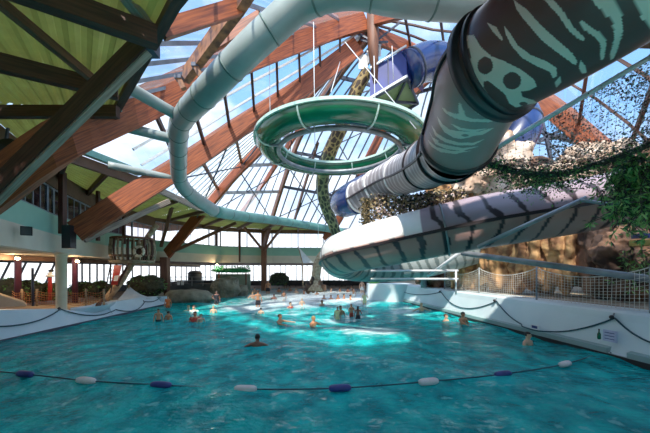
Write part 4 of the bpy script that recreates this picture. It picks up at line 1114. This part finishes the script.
for i in range(5):
    y0,y1=265+i*4,269+i*4
    mb.quad(W(114-i*.6,y0,17.3+.08*math.sin(i)),W(122-i*.9,y0,17.25),W(121-i*.9,y1,17.25+.05*i),W(113.4-i*.6,y1,17.3))
mb.build('cloth',M['red'],t); MB().quad(W(114.5,276,17.22),W(119,275,17.22),W(117.5,281,17.22),W(113.5,281,17.22)).build('white_patch',M['white'],t)
# canvas tent / sail on the bank
t=thing('canvas_sail','pale blue white canvas sail peaked over the left pool bank','sail',W(132,300,18.2))
pk=W(129,286,18.2); a_=W(112,303,17.6); b_=W(152,298,18.4); c_=W(120,301,19.6); d_=W(150,297,19.6)
mb=MB(); N=8
def sailtri(p,q,r_):
    o=len(mb.v); idx={}
    for i in range(N+1):
        for j in range(N+1-i):
            u,v=i/N,j/N; w_=1-u-v; x=p*w_+q*u+r_*v; x=x-V((0,0,.9*u*w_*.6+.9*v*w_*.6)); idx[i,j]=len(mb.v); mb.v.append(x)
    for i in range(N):
        for j in range(N-i):
            mb.f.append([idx[i,j],idx[i+1,j],idx[i,j+1]]); mb.smooth.append(True); mb.uv.append([(0,0)]*3)
            if i+j<N-1: mb.f.append([idx[i+1,j],idx[i+1,j+1],idx[i,j+1]]); mb.smooth.append(True); mb.uv.append([(0,0)]*3)
sailtri(pk,a_,b_); sailtri(pk,b_,d_); sailtri(pk,a_,c_)
mb.build('canvas',M['canvas'],t); MB().tube([pk+V((0,0,.05)),V((pk.x,pk.y,.5))],.05,8).build('pole',M['mast'],t)
def whitebox(label,px0,px1,y0,y1,Y,dep):
    a=W(px0,y0,Y); b=W(px1,y1,Y); t=thing('poolside_wedge',label,'panel',((a.x+b.x)/2,Y,b.z))
    mb=MB(); mb.add([(a.x,Y,b.z),(b.x,Y,b.z),(b.x,Y,a.z),(a.x,Y,a.z-.1),(a.x,Y+dep,b.z),(b.x,Y+dep,b.z),(b.x,Y+dep,a.z),(a.x,Y+dep,a.z-.1)],
                 [(0,1,2,3),(5,4,7,6),(3,2,6,7),(0,3,7,4),(1,5,6,2),(0,4,5,1)]); mb.build('panel',M['pool_white'],t)
    MB().bar([(a.x,Y-.02,a.z-.06),(b.x,Y-.02,a.z)],.05,.05).build('edge',M['pool_grey'],t)
whitebox('white wedge shaped panel on the left bank, between the mast foot and the sail',110,129,299.5,309,17.0,.8)
whitebox('white panel on the left bank nearest the dark post',143,161,297,303,19.6,.8)
t=thing('slide_chute','white and blue shiny little chute on the left deck beside the cream column','chute',W(90,308,13.6))
Pc=spline([W(72,308,13.4),W(86,306,13.8),W(100,304,14.4),W(108,300,15.4)],24); trough(Pc,.36,-1.5,1.5,12).build('trough',M['pool_white'],t)
t=thing('toy_cannon','brown wooden cannon pointing over the left pool wall','cannon',W(98,308,14.6))
MB().tube([W(92,309,14.5),W(104,301,15.3)],[.10,.14],12).build('barrel',M['mid_timber'],t); MB().box(W(101,306,15.2),(.5,.4,.3),rz=.5).build('carriage',M['dark_timber'],t)
# ramp, deck fence, shrubs, red-white post, tall thin post
mb=MB(); mb.add([W(-30,285,12.4),W(-30,309,12.4),W(27,306,12.4),W(24,303,12.4),W(-30,283,13.6),W(-30,306,13.6),W(27,304,13.6),W(24,301,13.6)],[(0,1,2,3),(4,7,6,5),(0,3,7,4),(3,2,6,7),(1,5,6,2),(0,4,5,1)])
o=mb.build('deck_ramp',M['beige']); tag(o,'beige sloping ramp on the left deck at the picture edge','ramp')
t=thing('deck_fence','low orange rope net fence along the left deck','fence',W(40,305,14.6))
for px in(22,37,66,86,104): MB().tube([W(px,306,14.8),W(px,289,14.8)],.045,8).build('post',M['mast'],t)
mb=MB()
for a,b in((12,22),(22,37),(37,66),(66,86),(86,104)):
    for k in range(6): mb.tube(sag(W(a,291+2.4*k,14.8),W(b,291+2.4*k,14.8),.12,6),.012,5)
    for k in range(1,int((b-a)/2.4)): x=a+k*2.4; mb.bar([W(x,292.5,14.8),W(x,304,14.8)],.012,.012,up=V((0,1,0)))
mb.build('net_mesh',M['orange_cord'],t)
o=MB().tube([W(33,306,13.6),W(32.5,268,13.6)],.05,8).build('thin_post',M['dark_steel']); tag(o,'tall thin dark post on the left deck, left of the cream column','post')
t=thing('beacon_figure','small red and white beacon post with a bird on top, on the left deck','beacon',W(50,300,16.5)); x=t.location.x; zz=lambda y:W(0,y,16.5).z
MB().lathe([(.10,zz(300)),(.09,zz(278)),(.08,zz(276))],(x,16.5,0),12).build('post',M['red'],t); MB().lathe([(.18,zz(277)),(.2,zz(276)),(.18,zz(275))],(x,16.5,0),14).build('gallery',M['white'],t)
MB().lathe([(.1,zz(275)),(.12,zz(273)),(.03,zz(272))],(x,16.5,0),12).build('lantern',M['white'],t)
MB().blob((x+.05,16.5,zz(270.8)),(.16,.08,.08),2,.1).build('bird',M['black'],t)
def bush(label,px,py,Y,rx,rz,seed,m='bush'):
    c=W(px,py,Y); t=thing('shrub',label,'shrub',(c.x,c.y,c.z-rz)); r=random.Random(seed)
    MB().blob(c,(rx,rx*.6,rz),4,.25,2.2,seed).build('foliage',M[m],t)
    mb=MB()
    for k in range(260):
        d=V((r.gauss(0,1),r.gauss(0,1),r.gauss(0,1))).normalized(); leaf(mb,c+V((d.x*rx,d.y*rx*.6,d.z*rz))*r.uniform(.85,1.1),r.uniform(.1,.22),r,.5)
    mb.build('leaves',M['leaf'],t)['kind']='stuff'
for a in(('dark shrub at the left picture edge behind the deck fence',8,290,16.2,1.0,.62,1),('dark shrub on the left deck, between the first plum post and the thin post',28,291,16.8,.8,.6,2),('dark shrub behind the red and white beacon',44,292,17.6,.7,.5,3),
         ('dark shrub left of the cream column, right of the beacon',56,291,17.2,.5,.5,4),('dark shrub right of the second plum post',84,289,19.5,.9,.5,5),('dark shrub below the rope ladder',101,289,20.5,.9,.55,6),('dark shrub behind the canvas sail',147,286,21.5,1.3,.75,7)): bush(*a)
# rocks and structures on the far left bank
t=rock('long flat grey rock at the far left water edge, right of the dark post',189,297,21.6,(1.75,1.0,.62),M['rock_grey'],21,.16,1.0,0,5)
rock('second grey rock at the far left water edge, under the green canopy',226,288,26,(1.25,.9,1.0),M['rock_grey'],22,.2)
rock('small grey rock beside the second far rock',242,291,27,(.6,.6,.6),M['rock_grey'],23,.2)
rock('low grey rock beside the thick dark post',152,296,22.6,(.8,.7,.6),M['rock_grey'],24,.25)
t=thing('leaf_canopy','bright green leaf canopy roof on the far left bank','canopy',W(232,292,29))
mb=MB(); r=random.Random(5); c=W(232,270.5,29); mb.blob(c,(1.55,.7,.22),3,.5,1.6,6); mb.build('roof',mat('bright_leaf_roof',S(20,150,84),.6,S(10,110,60),5),t)
mb=MB()
for k in range(400):
    d=V((r.uniform(-1.7,1.7),r.uniform(-.85,.85),r.uniform(-.2,.42))); leaf(mb,c+d,r.uniform(.15,.35),r,.4)
mb.build('leaves',mat('bright_leaf',S(24,160,84),.5,S(12,110,60),5),t)['kind']='stuff'
for px in(219,246): MB().tube([W(px,292,29),W(px,271,29)],.07,8).build('post',M['mid_timber'],t)
a_,b_=W(216,274,29.8),W(250,293,29.8)
o=MB().box(((a_.x+b_.x)/2,29.9,(a_.z+b_.z)/2),(b_.x-a_.x,.3,a_.z-b_.z)).build('bank_wall',M['greystone']); tag(o,'grey green wall under the leaf canopy','wall')
t=thing('bank_terrace','dark terrace with steel railing on the far left bank','terrace',W(192,292,27))
a_,b_=W(170,284,27),W(213,293,27); MB().box(((a_.x+b_.x)/2,27.6,(a_.z+b_.z)/2),(b_.x-a_.x,1.2,a_.z-b_.z)).build('base',M['terrace'],t)
for y in(277,280.5): MB().tube([W(170,y,27),W(213,y,27)],.03,6).build('rail',M['steel'],t)
for px in(171,181,192,203,212): MB().tube([W(px,286,27),W(px,277,27)],.035,6).build('rail_post',M['steel'],t)
t=thing('dark_kiosk','dark rounded kiosk behind the railing on the far left bank','kiosk',W(195,286,28))
c=W(195,278,28.4); MB().lathe([(.62,c.z-.75),(.62,c.z+.45),(.5,c.z+.62),(.2,c.z+.7)],(c.x,c.y,0),18).build('body',M['terrace'],t); MB().lathe([(.66,c.z+.40),(.66,c.z+.47)],(c.x,c.y,0),18).build('cornice',M['black'],t)
for i,(px,wd) in enumerate(((178.5,.22),(182.5,.22))):
    p=W(px,282.9,26.9); t=thing('notice_board',['left one of two small white notices on the dark terrace','right one of two small white notices on the dark terrace'][i],'notice',p); MB().box(p,(.22,.04,.4)).build('board',M['white'],t); MB().box(p+V((0,-.03,.08)),(.14,.01,.04)).build('stripe',M['grey_bar'],t)
# white sail at the far gallery
t=thing('triangular_sail','white triangular sail standing before the far gallery, left of the spotted column','sail',W(306,263,28.6))
mb=MB(); a_,b_,c_=W(298,246.5,28.8),W(303,263,28.6),W(313,262.5,28.6)
mb.add([a_,b_,c_,(a_+b_)/2+V((0,.2,0)),(b_+c_)/2+V((0,.1,0)),(a_+c_)/2+V((0,.2,0))],[(0,3,5),(3,1,4),(5,4,2),(3,4,5)]); mb.build('cloth',M['white'],t)
MB().tube([b_+V((0,.1,-2.3)),b_+V((-.05,.1,0)),a_+V((0,.1,.05))],.05,8).build('mast',M['mast'],t)
# far shore : dark benches, planter with green on the right
for i,(x0,x1) in enumerate(((282,303),(322,343),(344,368))):
    a_,b_=W(x0,283.5,39.8),W(x1,289.5,39.8); t=thing('far_bench',['dark bench row on the far shore, left of the rough trunk','dark bench row on the far shore, right of the rough trunk','dark bench row on the far shore, below the slide bend'][i],'bench',((a_.x+b_.x)/2,39.8,.12))
    MB().box(((a_.x+b_.x)/2,40.0,.35),(b_.x-a_.x,.5,.10)).build('seat',M['terrace'],t); MB().box(((a_.x+b_.x)/2,40.28,.62),(b_.x-a_.x,.08,.62)).build('backrest',M['terrace'],t)
    for s in(.05,.35,.65,.95): MB().box((a_.x+(b_.x-a_.x)*s,40.0,.2),(.08,.45,.2)).build('leg',M['black'],t)
bush('green plant in front of the white wall block under the slide bend',374,279,23.2,.55,.36,11,'leaf')
bush('dark bushy plant right of the V braced post on the far shore',279,279,34.5,1.1,.75,12)
# white rim at the far edge: low white step
mb=MB(); mb.add([(-2.0,34.2,-.5),(3.5,34.2,-.5),(3.5,34.2,.13),(-2,34.2,.13),(-2,34.7,.13),(3.5,34.7,.13)],[(0,1,2,3),(3,2,5,4)])

# ------------------------------------------------------------------ people
def make_body(Hh, arms, facing_tilt=0.0, fingers=False, legs='stand', lean=0.0):
    """one skinned figure of height Hh facing -Y, feet at z=0; returns a mesh"""
    s=Hh/1.75
    J=[];Eg=[];Rd=[]
    def j(p,r,par=None):
        J.append(V(p)*s); Rd.append(r*s if not isinstance(r,tuple) else(r[0]*s,r[1]*s))
        if par is not None: Eg.append((par,len(J)-1))
        return len(J)-1
    pel=j((0,0,.93),(.155,.115)); sp=j((0,.005,1.10),(.135,.10),pel); ch=j((0,.0,1.30),(.165,.115),sp); ct=j((0,.01,1.42),(.12,.085),ch)
    nk=j((0,.005,1.51),.055,ct); hd=j((0,-.012,1.60),(.078,.092),nk); hm=j((0,-.010,1.67),(.08,.098),hd); ht=j((0,-.002,1.735),(.055,.066),hm)
    for sd,arm in((-1,arms[0]),(1,arms[1])):
        sh=j((sd*.19,.01,1.415),.062,ct)
        u,f=ARM[arm]
        u=V((u[0]*sd,u[1],u[2])).normalized(); f=V((f[0]*sd,f[1],f[2])).normalized()
        p0=V((sd*.19,.01,1.415)); el=p0+u*.29; wr=el+f*.25
        jm=j(p0+u*.14,.052,sh); je=j(el,.042,jm); jf=j(el+f*.12,.040,je); jw=j(wr,.028,jf); jp=j(wr+f*.07,(.036,.022),jw)
        if fingers:
            side=f.cross(V((0,0,1))); side=side.normalized() if side.length>.1 else V((0,1,0))
            for k,(o,L) in enumerate(((-.030,.065),(-.010,.078),(.010,.074),(.029,.058))):
                a=wr+f*.09+side*o; b1_=j(a+f*L*.5,.0095,jp); j(a+f*L*.95+V((0,0,-.012)),.0085,b1_)
            th=wr+f*.02+side*-.035*sd; a=j(th+f*.02,.011,jw); j(th+f*.05+side*-.02*sd,.0095,a)
        else: j(wr+f*.15,(.03,.016),jp)
    for sd in(-1,1):
        hp=j((sd*.095,0,.86),.098,pel); 
        if legs=='stand': kn=(sd*.105,-.015,.48); an=(sd*.11,.02,.085); to=(sd*.125,-.13,.035)
        else: kn=(sd*.14,.16,.50); an=(sd*.15,.45,.32); to=(sd*.15,.56,.24)
        tm=j((V((sd*.095,0,.86))+V(kn))*.5,.080,hp); k=j(kn,.056,tm); cf=j((V(kn)*.6+V(an)*.4),.056,k); a=j(an,.036,cf); j(to,.034,a)
    me=bpy.data.meshes.new('body'); me.from_pydata([tuple(p) for p in J],Eg,[]); o=bpy.data.objects.new('body',me); C.objects.link(o)
    o.modifiers.new('skin','SKIN'); sk=me.skin_vertices[0].data
    for i,r in enumerate(Rd): sk[i].radius=(r,r) if not isinstance(r,tuple) else r
    sk[0].use_root=True
    o.modifiers['skin'].use_smooth_shade=True
    sb=o.modifiers.new('sub','SUBSURF'); sb.levels=2; sb.render_levels=2
    dg=bpy.context.evaluated_depsgraph_get(); dg.update()
    m2=bpy.data.meshes.new_from_object(o.evaluated_get(dg))
    bpy.data.objects.remove(o); bpy.data.meshes.remove(me)
    # shape the face: nose, brow, chin, ears
    for v in m2.vertices:
        z=v.co.z/s; x=v.co.x/s; y=v.co.y/s
        if z>1.54:
            if y<-.05:
                v.co.y-= s*(.026*math.exp(-((x/.018)**2+((z-1.625)/.024)**2)))
                v.co.y+= s*(.010*(math.exp(-(((abs(x)-.034)/.016)**2+((z-1.655)/.014)**2))))
                v.co.y-= s*(.010*math.exp(-((x/.03)**2+((z-1.565)/.018)**2)))
            v.co.x+= s*math.copysign(.016,x)*math.exp(-(((abs(x)-.078)/.02)**2+((y+.0)/.022)**2+((z-1.635)/.03)**2))
    for p in m2.polygons: p.use_smooth=True
    return m2,s
ARM={'down':((.25,-.02,-1),(.12,-.2,-1)),'spread':((1,.05,-.42),(1,-.25,-.30)),'bent':((.35,-.15,-1),(-.1,-1,.1)),'fwd':((.25,-1,-.45),(.05,-1,-.1)),
     'up':((.5,-.1,1),(.1,-.2,1)),'hips':((.8,.15,-.8),(-.7,-.35,-.55)),'back':((.5,.4,-1),(.4,.1,-1)),'swim':((.75,-.75,-.25),(.1,-1,-.02))}
def person(label,px,yw,ytop,skin,hair,cloth=None,rot=0.0,arms=('down','down'),group=None,kid=False,top=None,Y=None,longhair=False,onfloor=None,legs='stand'):
    if Y is None: Y=H*F/(yw-HY)
    x=(px-CX)/F*Y; ztop=H+(HY-ytop)/F*Y
    zf=floor_z(Y) if onfloor is None else onfloor
    Hh=ztop-zf; mxh=1.25 if kid else 1.84
    z0=zf
    if Hh>mxh: Hh=mxh; z0=ztop-Hh
    if Hh<.95: Hh=1.15 if kid else 1.6; z0=ztop-Hh; 
    me,s=make_body(Hh,arms,fingers=Y<13.5,legs=legs)
    t=thing('person',label,'person',(x,Y,z0),group); t.rotation_euler=(0,0,rot)
    me.materials.append(SKIN[skin]); b=bpy.data.objects.new('body',me); C.objects.link(b); b.parent=t
    def part(nm,mb,m): return mb.build(nm,m,t,world=False)
    mb=MB(); bm=bmesh.new(); bmesh.ops.create_uvsphere(bm,u_segments=18,v_segments=12,radius=1)
    for f in bm.faces: pass
    bm.verts.ensure_lookup_table()
    base=len(mb.v); keep={}
    for v in bm.verts:
        n=v.co; k=1+.06*noise.noise(n*3+V((px,0,0)))
        q=V((n.x*.088*k,n.y*.106*k+.008,n.z*.098*k+1.665))*s; keep[v.index]=q
    for f in bm.faces:
        c=f.calc_center_median()
        if c.z>.34 or (c.y>-.12 and c.z>-.55) or (longhair and c.y>.1):
            mb.add([keep[v.index] for v in f.verts],[tuple(range(len(f.verts)))],None,True)
    if longhair: mb.blob(V((0,.075,1.53))*s,V((.075,.045,.16))*s,3,.12,6,int(px))
    bm.free(); part('hair',mb,M['hair_'+hair])
    if Y<20:
        mb=MB()
        for sd in(-1,1): mb.blob(V((sd*.034,-.098,1.652))*s,V((.011,.008,.008))*s,2,0)
        part('eyes',mb,M['eye'])
    if cloth:
        mb=MB(); 
        mb.lathe([(.128,.80),(.150,.86),(.158,.93),(.148,1.0),(.140,1.03)],(0,0,0),20); mb.v=[V((v.x*1.14,v.y*.90,v.z))*s for v in mb.v]
        for sd in(-1,1):
            m3=MB().lathe([(.098,.66),(.104,.74),(.108,.86)],(0,0,0),16); mb.add([(V((v.x*1.0+sd*.098,v.y,v.z)))*s for v in m3.v],m3.f,None,True)
        part('swimwear',mb,CLOTH[cloth])
    if top:
        mb=MB(); mb.lathe([(.142,1.0),(.138,1.1),(.160,1.22),(.170,1.31),(.150,1.39),(.10,1.45)],(0,0,0),22); mb.v=[V((v.x*1.14,v.y*.86,v.z))*s for v in mb.v]
        for sd in(-1,1): mb.tube([V((sd*.12,.01,1.41))*s,V((sd*.19,.01,1.415))*s,V((sd*.23,.0,1.34))*s],[.07*s,.075*s,.066*s],12)
        part('shirt',mb,CLOTH[top])
    return t
PI=math.pi
person('dark haired swimmer seen from behind with arms spread, nearest in open water',257.5,346,334,'brown','dark','blue',PI,('spread','spread'))
person('dark haired bather at the right pool wall, closest to the viewer',528,345,332,'light','dark','black',.5,('bent','down'))
person('dark haired bather holding the right wall rope, second from the right',463,325,312,'tan','dark','red',.3,('fwd','bent'))
person('bather with light hair low in the water beside the one at the rope',446,322,314,'light','brown','blue',.6,('down','down'))
person('fair swimmer close to the far right wall below the white rails',421.5,311.5,303,'light','blond','red',.2,('spread','spread'))
person('blond swimmer leaning left in the middle of the pool',313.5,326,316,'tan','blond','orange',.9,('swim','spread'))
person('brown haired swimmer moving left, just right of the foam streak',280,324,314,'tan','brown','blue',1.2,('swim','swim'))
person('adult in red swimwear holding a child, left of centre',195,321,311.5,'tan','dark','red',.2,('bent','bent'),top='red')
person('child held in front of the adult in red, left of centre',201,321.5,314,'light','brown',None,.6,('down','down'),kid=True)
person('child with dark hair furthest left in the water',158.5,321,309,'tan','dark','black',.4,('down','down'),kid=True)
person('second dark haired child from the left, back turned',168.5,319,311,'tan','dark','purple',PI,('down','down'),kid=True)
person('bather in white near the left rocks',194,312,305.5,'light','brown','white',.3,('down','bent'),top='white')
person('pale swimmer low in the water beside the bather in white',188.5,311,305.5,'light','blond',None,.5,('spread','spread'))
person('standing bather in dark clothes at the left edge of the foam',216.5,305,291,'brown','dark','black',.2,('hips','down'),top='black')
person('light haired child below the bather in dark clothes',213.5,312,306,'light','blond',None,.3,('down','down'),kid=True)
person('standing man in dark trunks seen from behind, on the foam',258,307,290.5,'tan','brown','black',PI,('down','hips'))
person('child splashing just below the man seen from behind',261,313,307.5,'light','dark',None,PI,('down','down'),kid=True)
person('broad bare chested man standing thigh deep on the far shore, facing the pool',268,292.5,280.5,'tan','brown','black',0,('down','down'),Y=29.0)
person('bather with a dark hat left of the broad bare chested man',254.5,293,287.5,'light','dark','black',.2,('down','bent'))
person('pale bather standing just in front of the one with the dark hat',252.5,298,292,'light','blond','yellow',.5,('hips','down'))
person('dark headed swimmer alone between the two standing men',274,299,294,'brown','dark',None,.1,('down','down'))
person('tanned woman standing in the far foam, right of the standing men',284,300,291,'tan','brown','white',.2,('bent','down'),longhair=True)
person('swimmer in red low in the foam',290.5,307.5,302,'light','dark','red',1.0,('spread','down'),top='red')
person('pale standing bather in the foam right of the one in red',302,309,298.5,'light','blond','white',.3,('bent','bent'))
person('crouching bather with brown hair in the middle of the foam',322,306,300,'tan','brown','orange',.9,('down','bent'))
person('bather in a yellow shirt standing with another, centre right',337.5,319,307,'tan','brown','yellow',.2,('down','down'),top='yellow')
person('dark haired bather just behind the yellow shirt',340.5,315,305.5,'tan','dark','blue',.3,('down','down'))
person('left bather of the tanned pair standing right of the yellow shirt',351.5,317,304,'tan','dark','red',.5,('bent','bent'))
person('right bather of the tanned pair, back turned',358,319,306,'brown','dark','black',PI-.4,('bent','down'),longhair=True)
person('standing bather in pale yellow further right, behind the tanned pair',364.5,304,292,'light','brown','yellow',.2,('down','hips'),top='yellow')
person('bather reaching up near the white wall block',353.5,297.5,288,'tan','brown','white',.4,('up','down'))
person('tall pale bather standing by the white wall block',362,292.5,280,'light','blond','white',0,('down','down'))
for i,(px,yw,yt) in enumerate(((324,299,295),(331,299.5,295),(338,299,294.5),(344,298.5,294),(350.5,300,294.5))):
    person(['leftmost','second from left','middle','second from right','rightmost'][i]+' head of the row of five dark haired swimmers in the foam',px,yw,yt,'tan','dark',None,.4*i,('down','down'),'row of swimmers in the foam')
LF=['tiny far bather left of the rough trunk, by the first bench','tiny far bather just left of the rough trunk','tiny far bather just right of the rough trunk','tiny far bather right of the rough trunk, second one','tiny far bather right of the rough trunk, third one','tiny far bather nearest the slide bend','tiny far bather right of the broad chested man','tiny far bather between the bench and the tanned woman','tiny far bather behind the crouching bather','tiny far bather behind the pale standing bather']
for i,(px,yw,yt,sk,hr,cl) in enumerate(((290,291.5,287,'tan','brown','red'),(307,291.5,287.5,'light','brown','blue'),(323,291.5,287.5,'tan','dark','red'),(331,292,288,'light','brown','white'),(340,291.5,287.5,'tan','brown','black'),(348,292,287.5,'brown','dark','orange'),(279,292,287.5,'tan','dark','blue'),(296,293,288.5,'light','blond','red'),(317,294.5,290.5,'tan','dark','black'),(304,294,290,'tan','brown','green'))):
    person(LF[i],px,yw,yt,sk,hr,cl,.5*i,('down','bent'),'bathers at the far end of the pool')
person('visitor standing on the far shore left of the rough trunk',285.5,289,274.5,'brown','dark','black',0,('down','hips'),Y=36.4,onfloor=.02,top='purple')
person('child in orange at the water edge beside the long flat rock',168,308,296,'tan','brown','orange',.3,('down','down'),kid=True,top='orange')
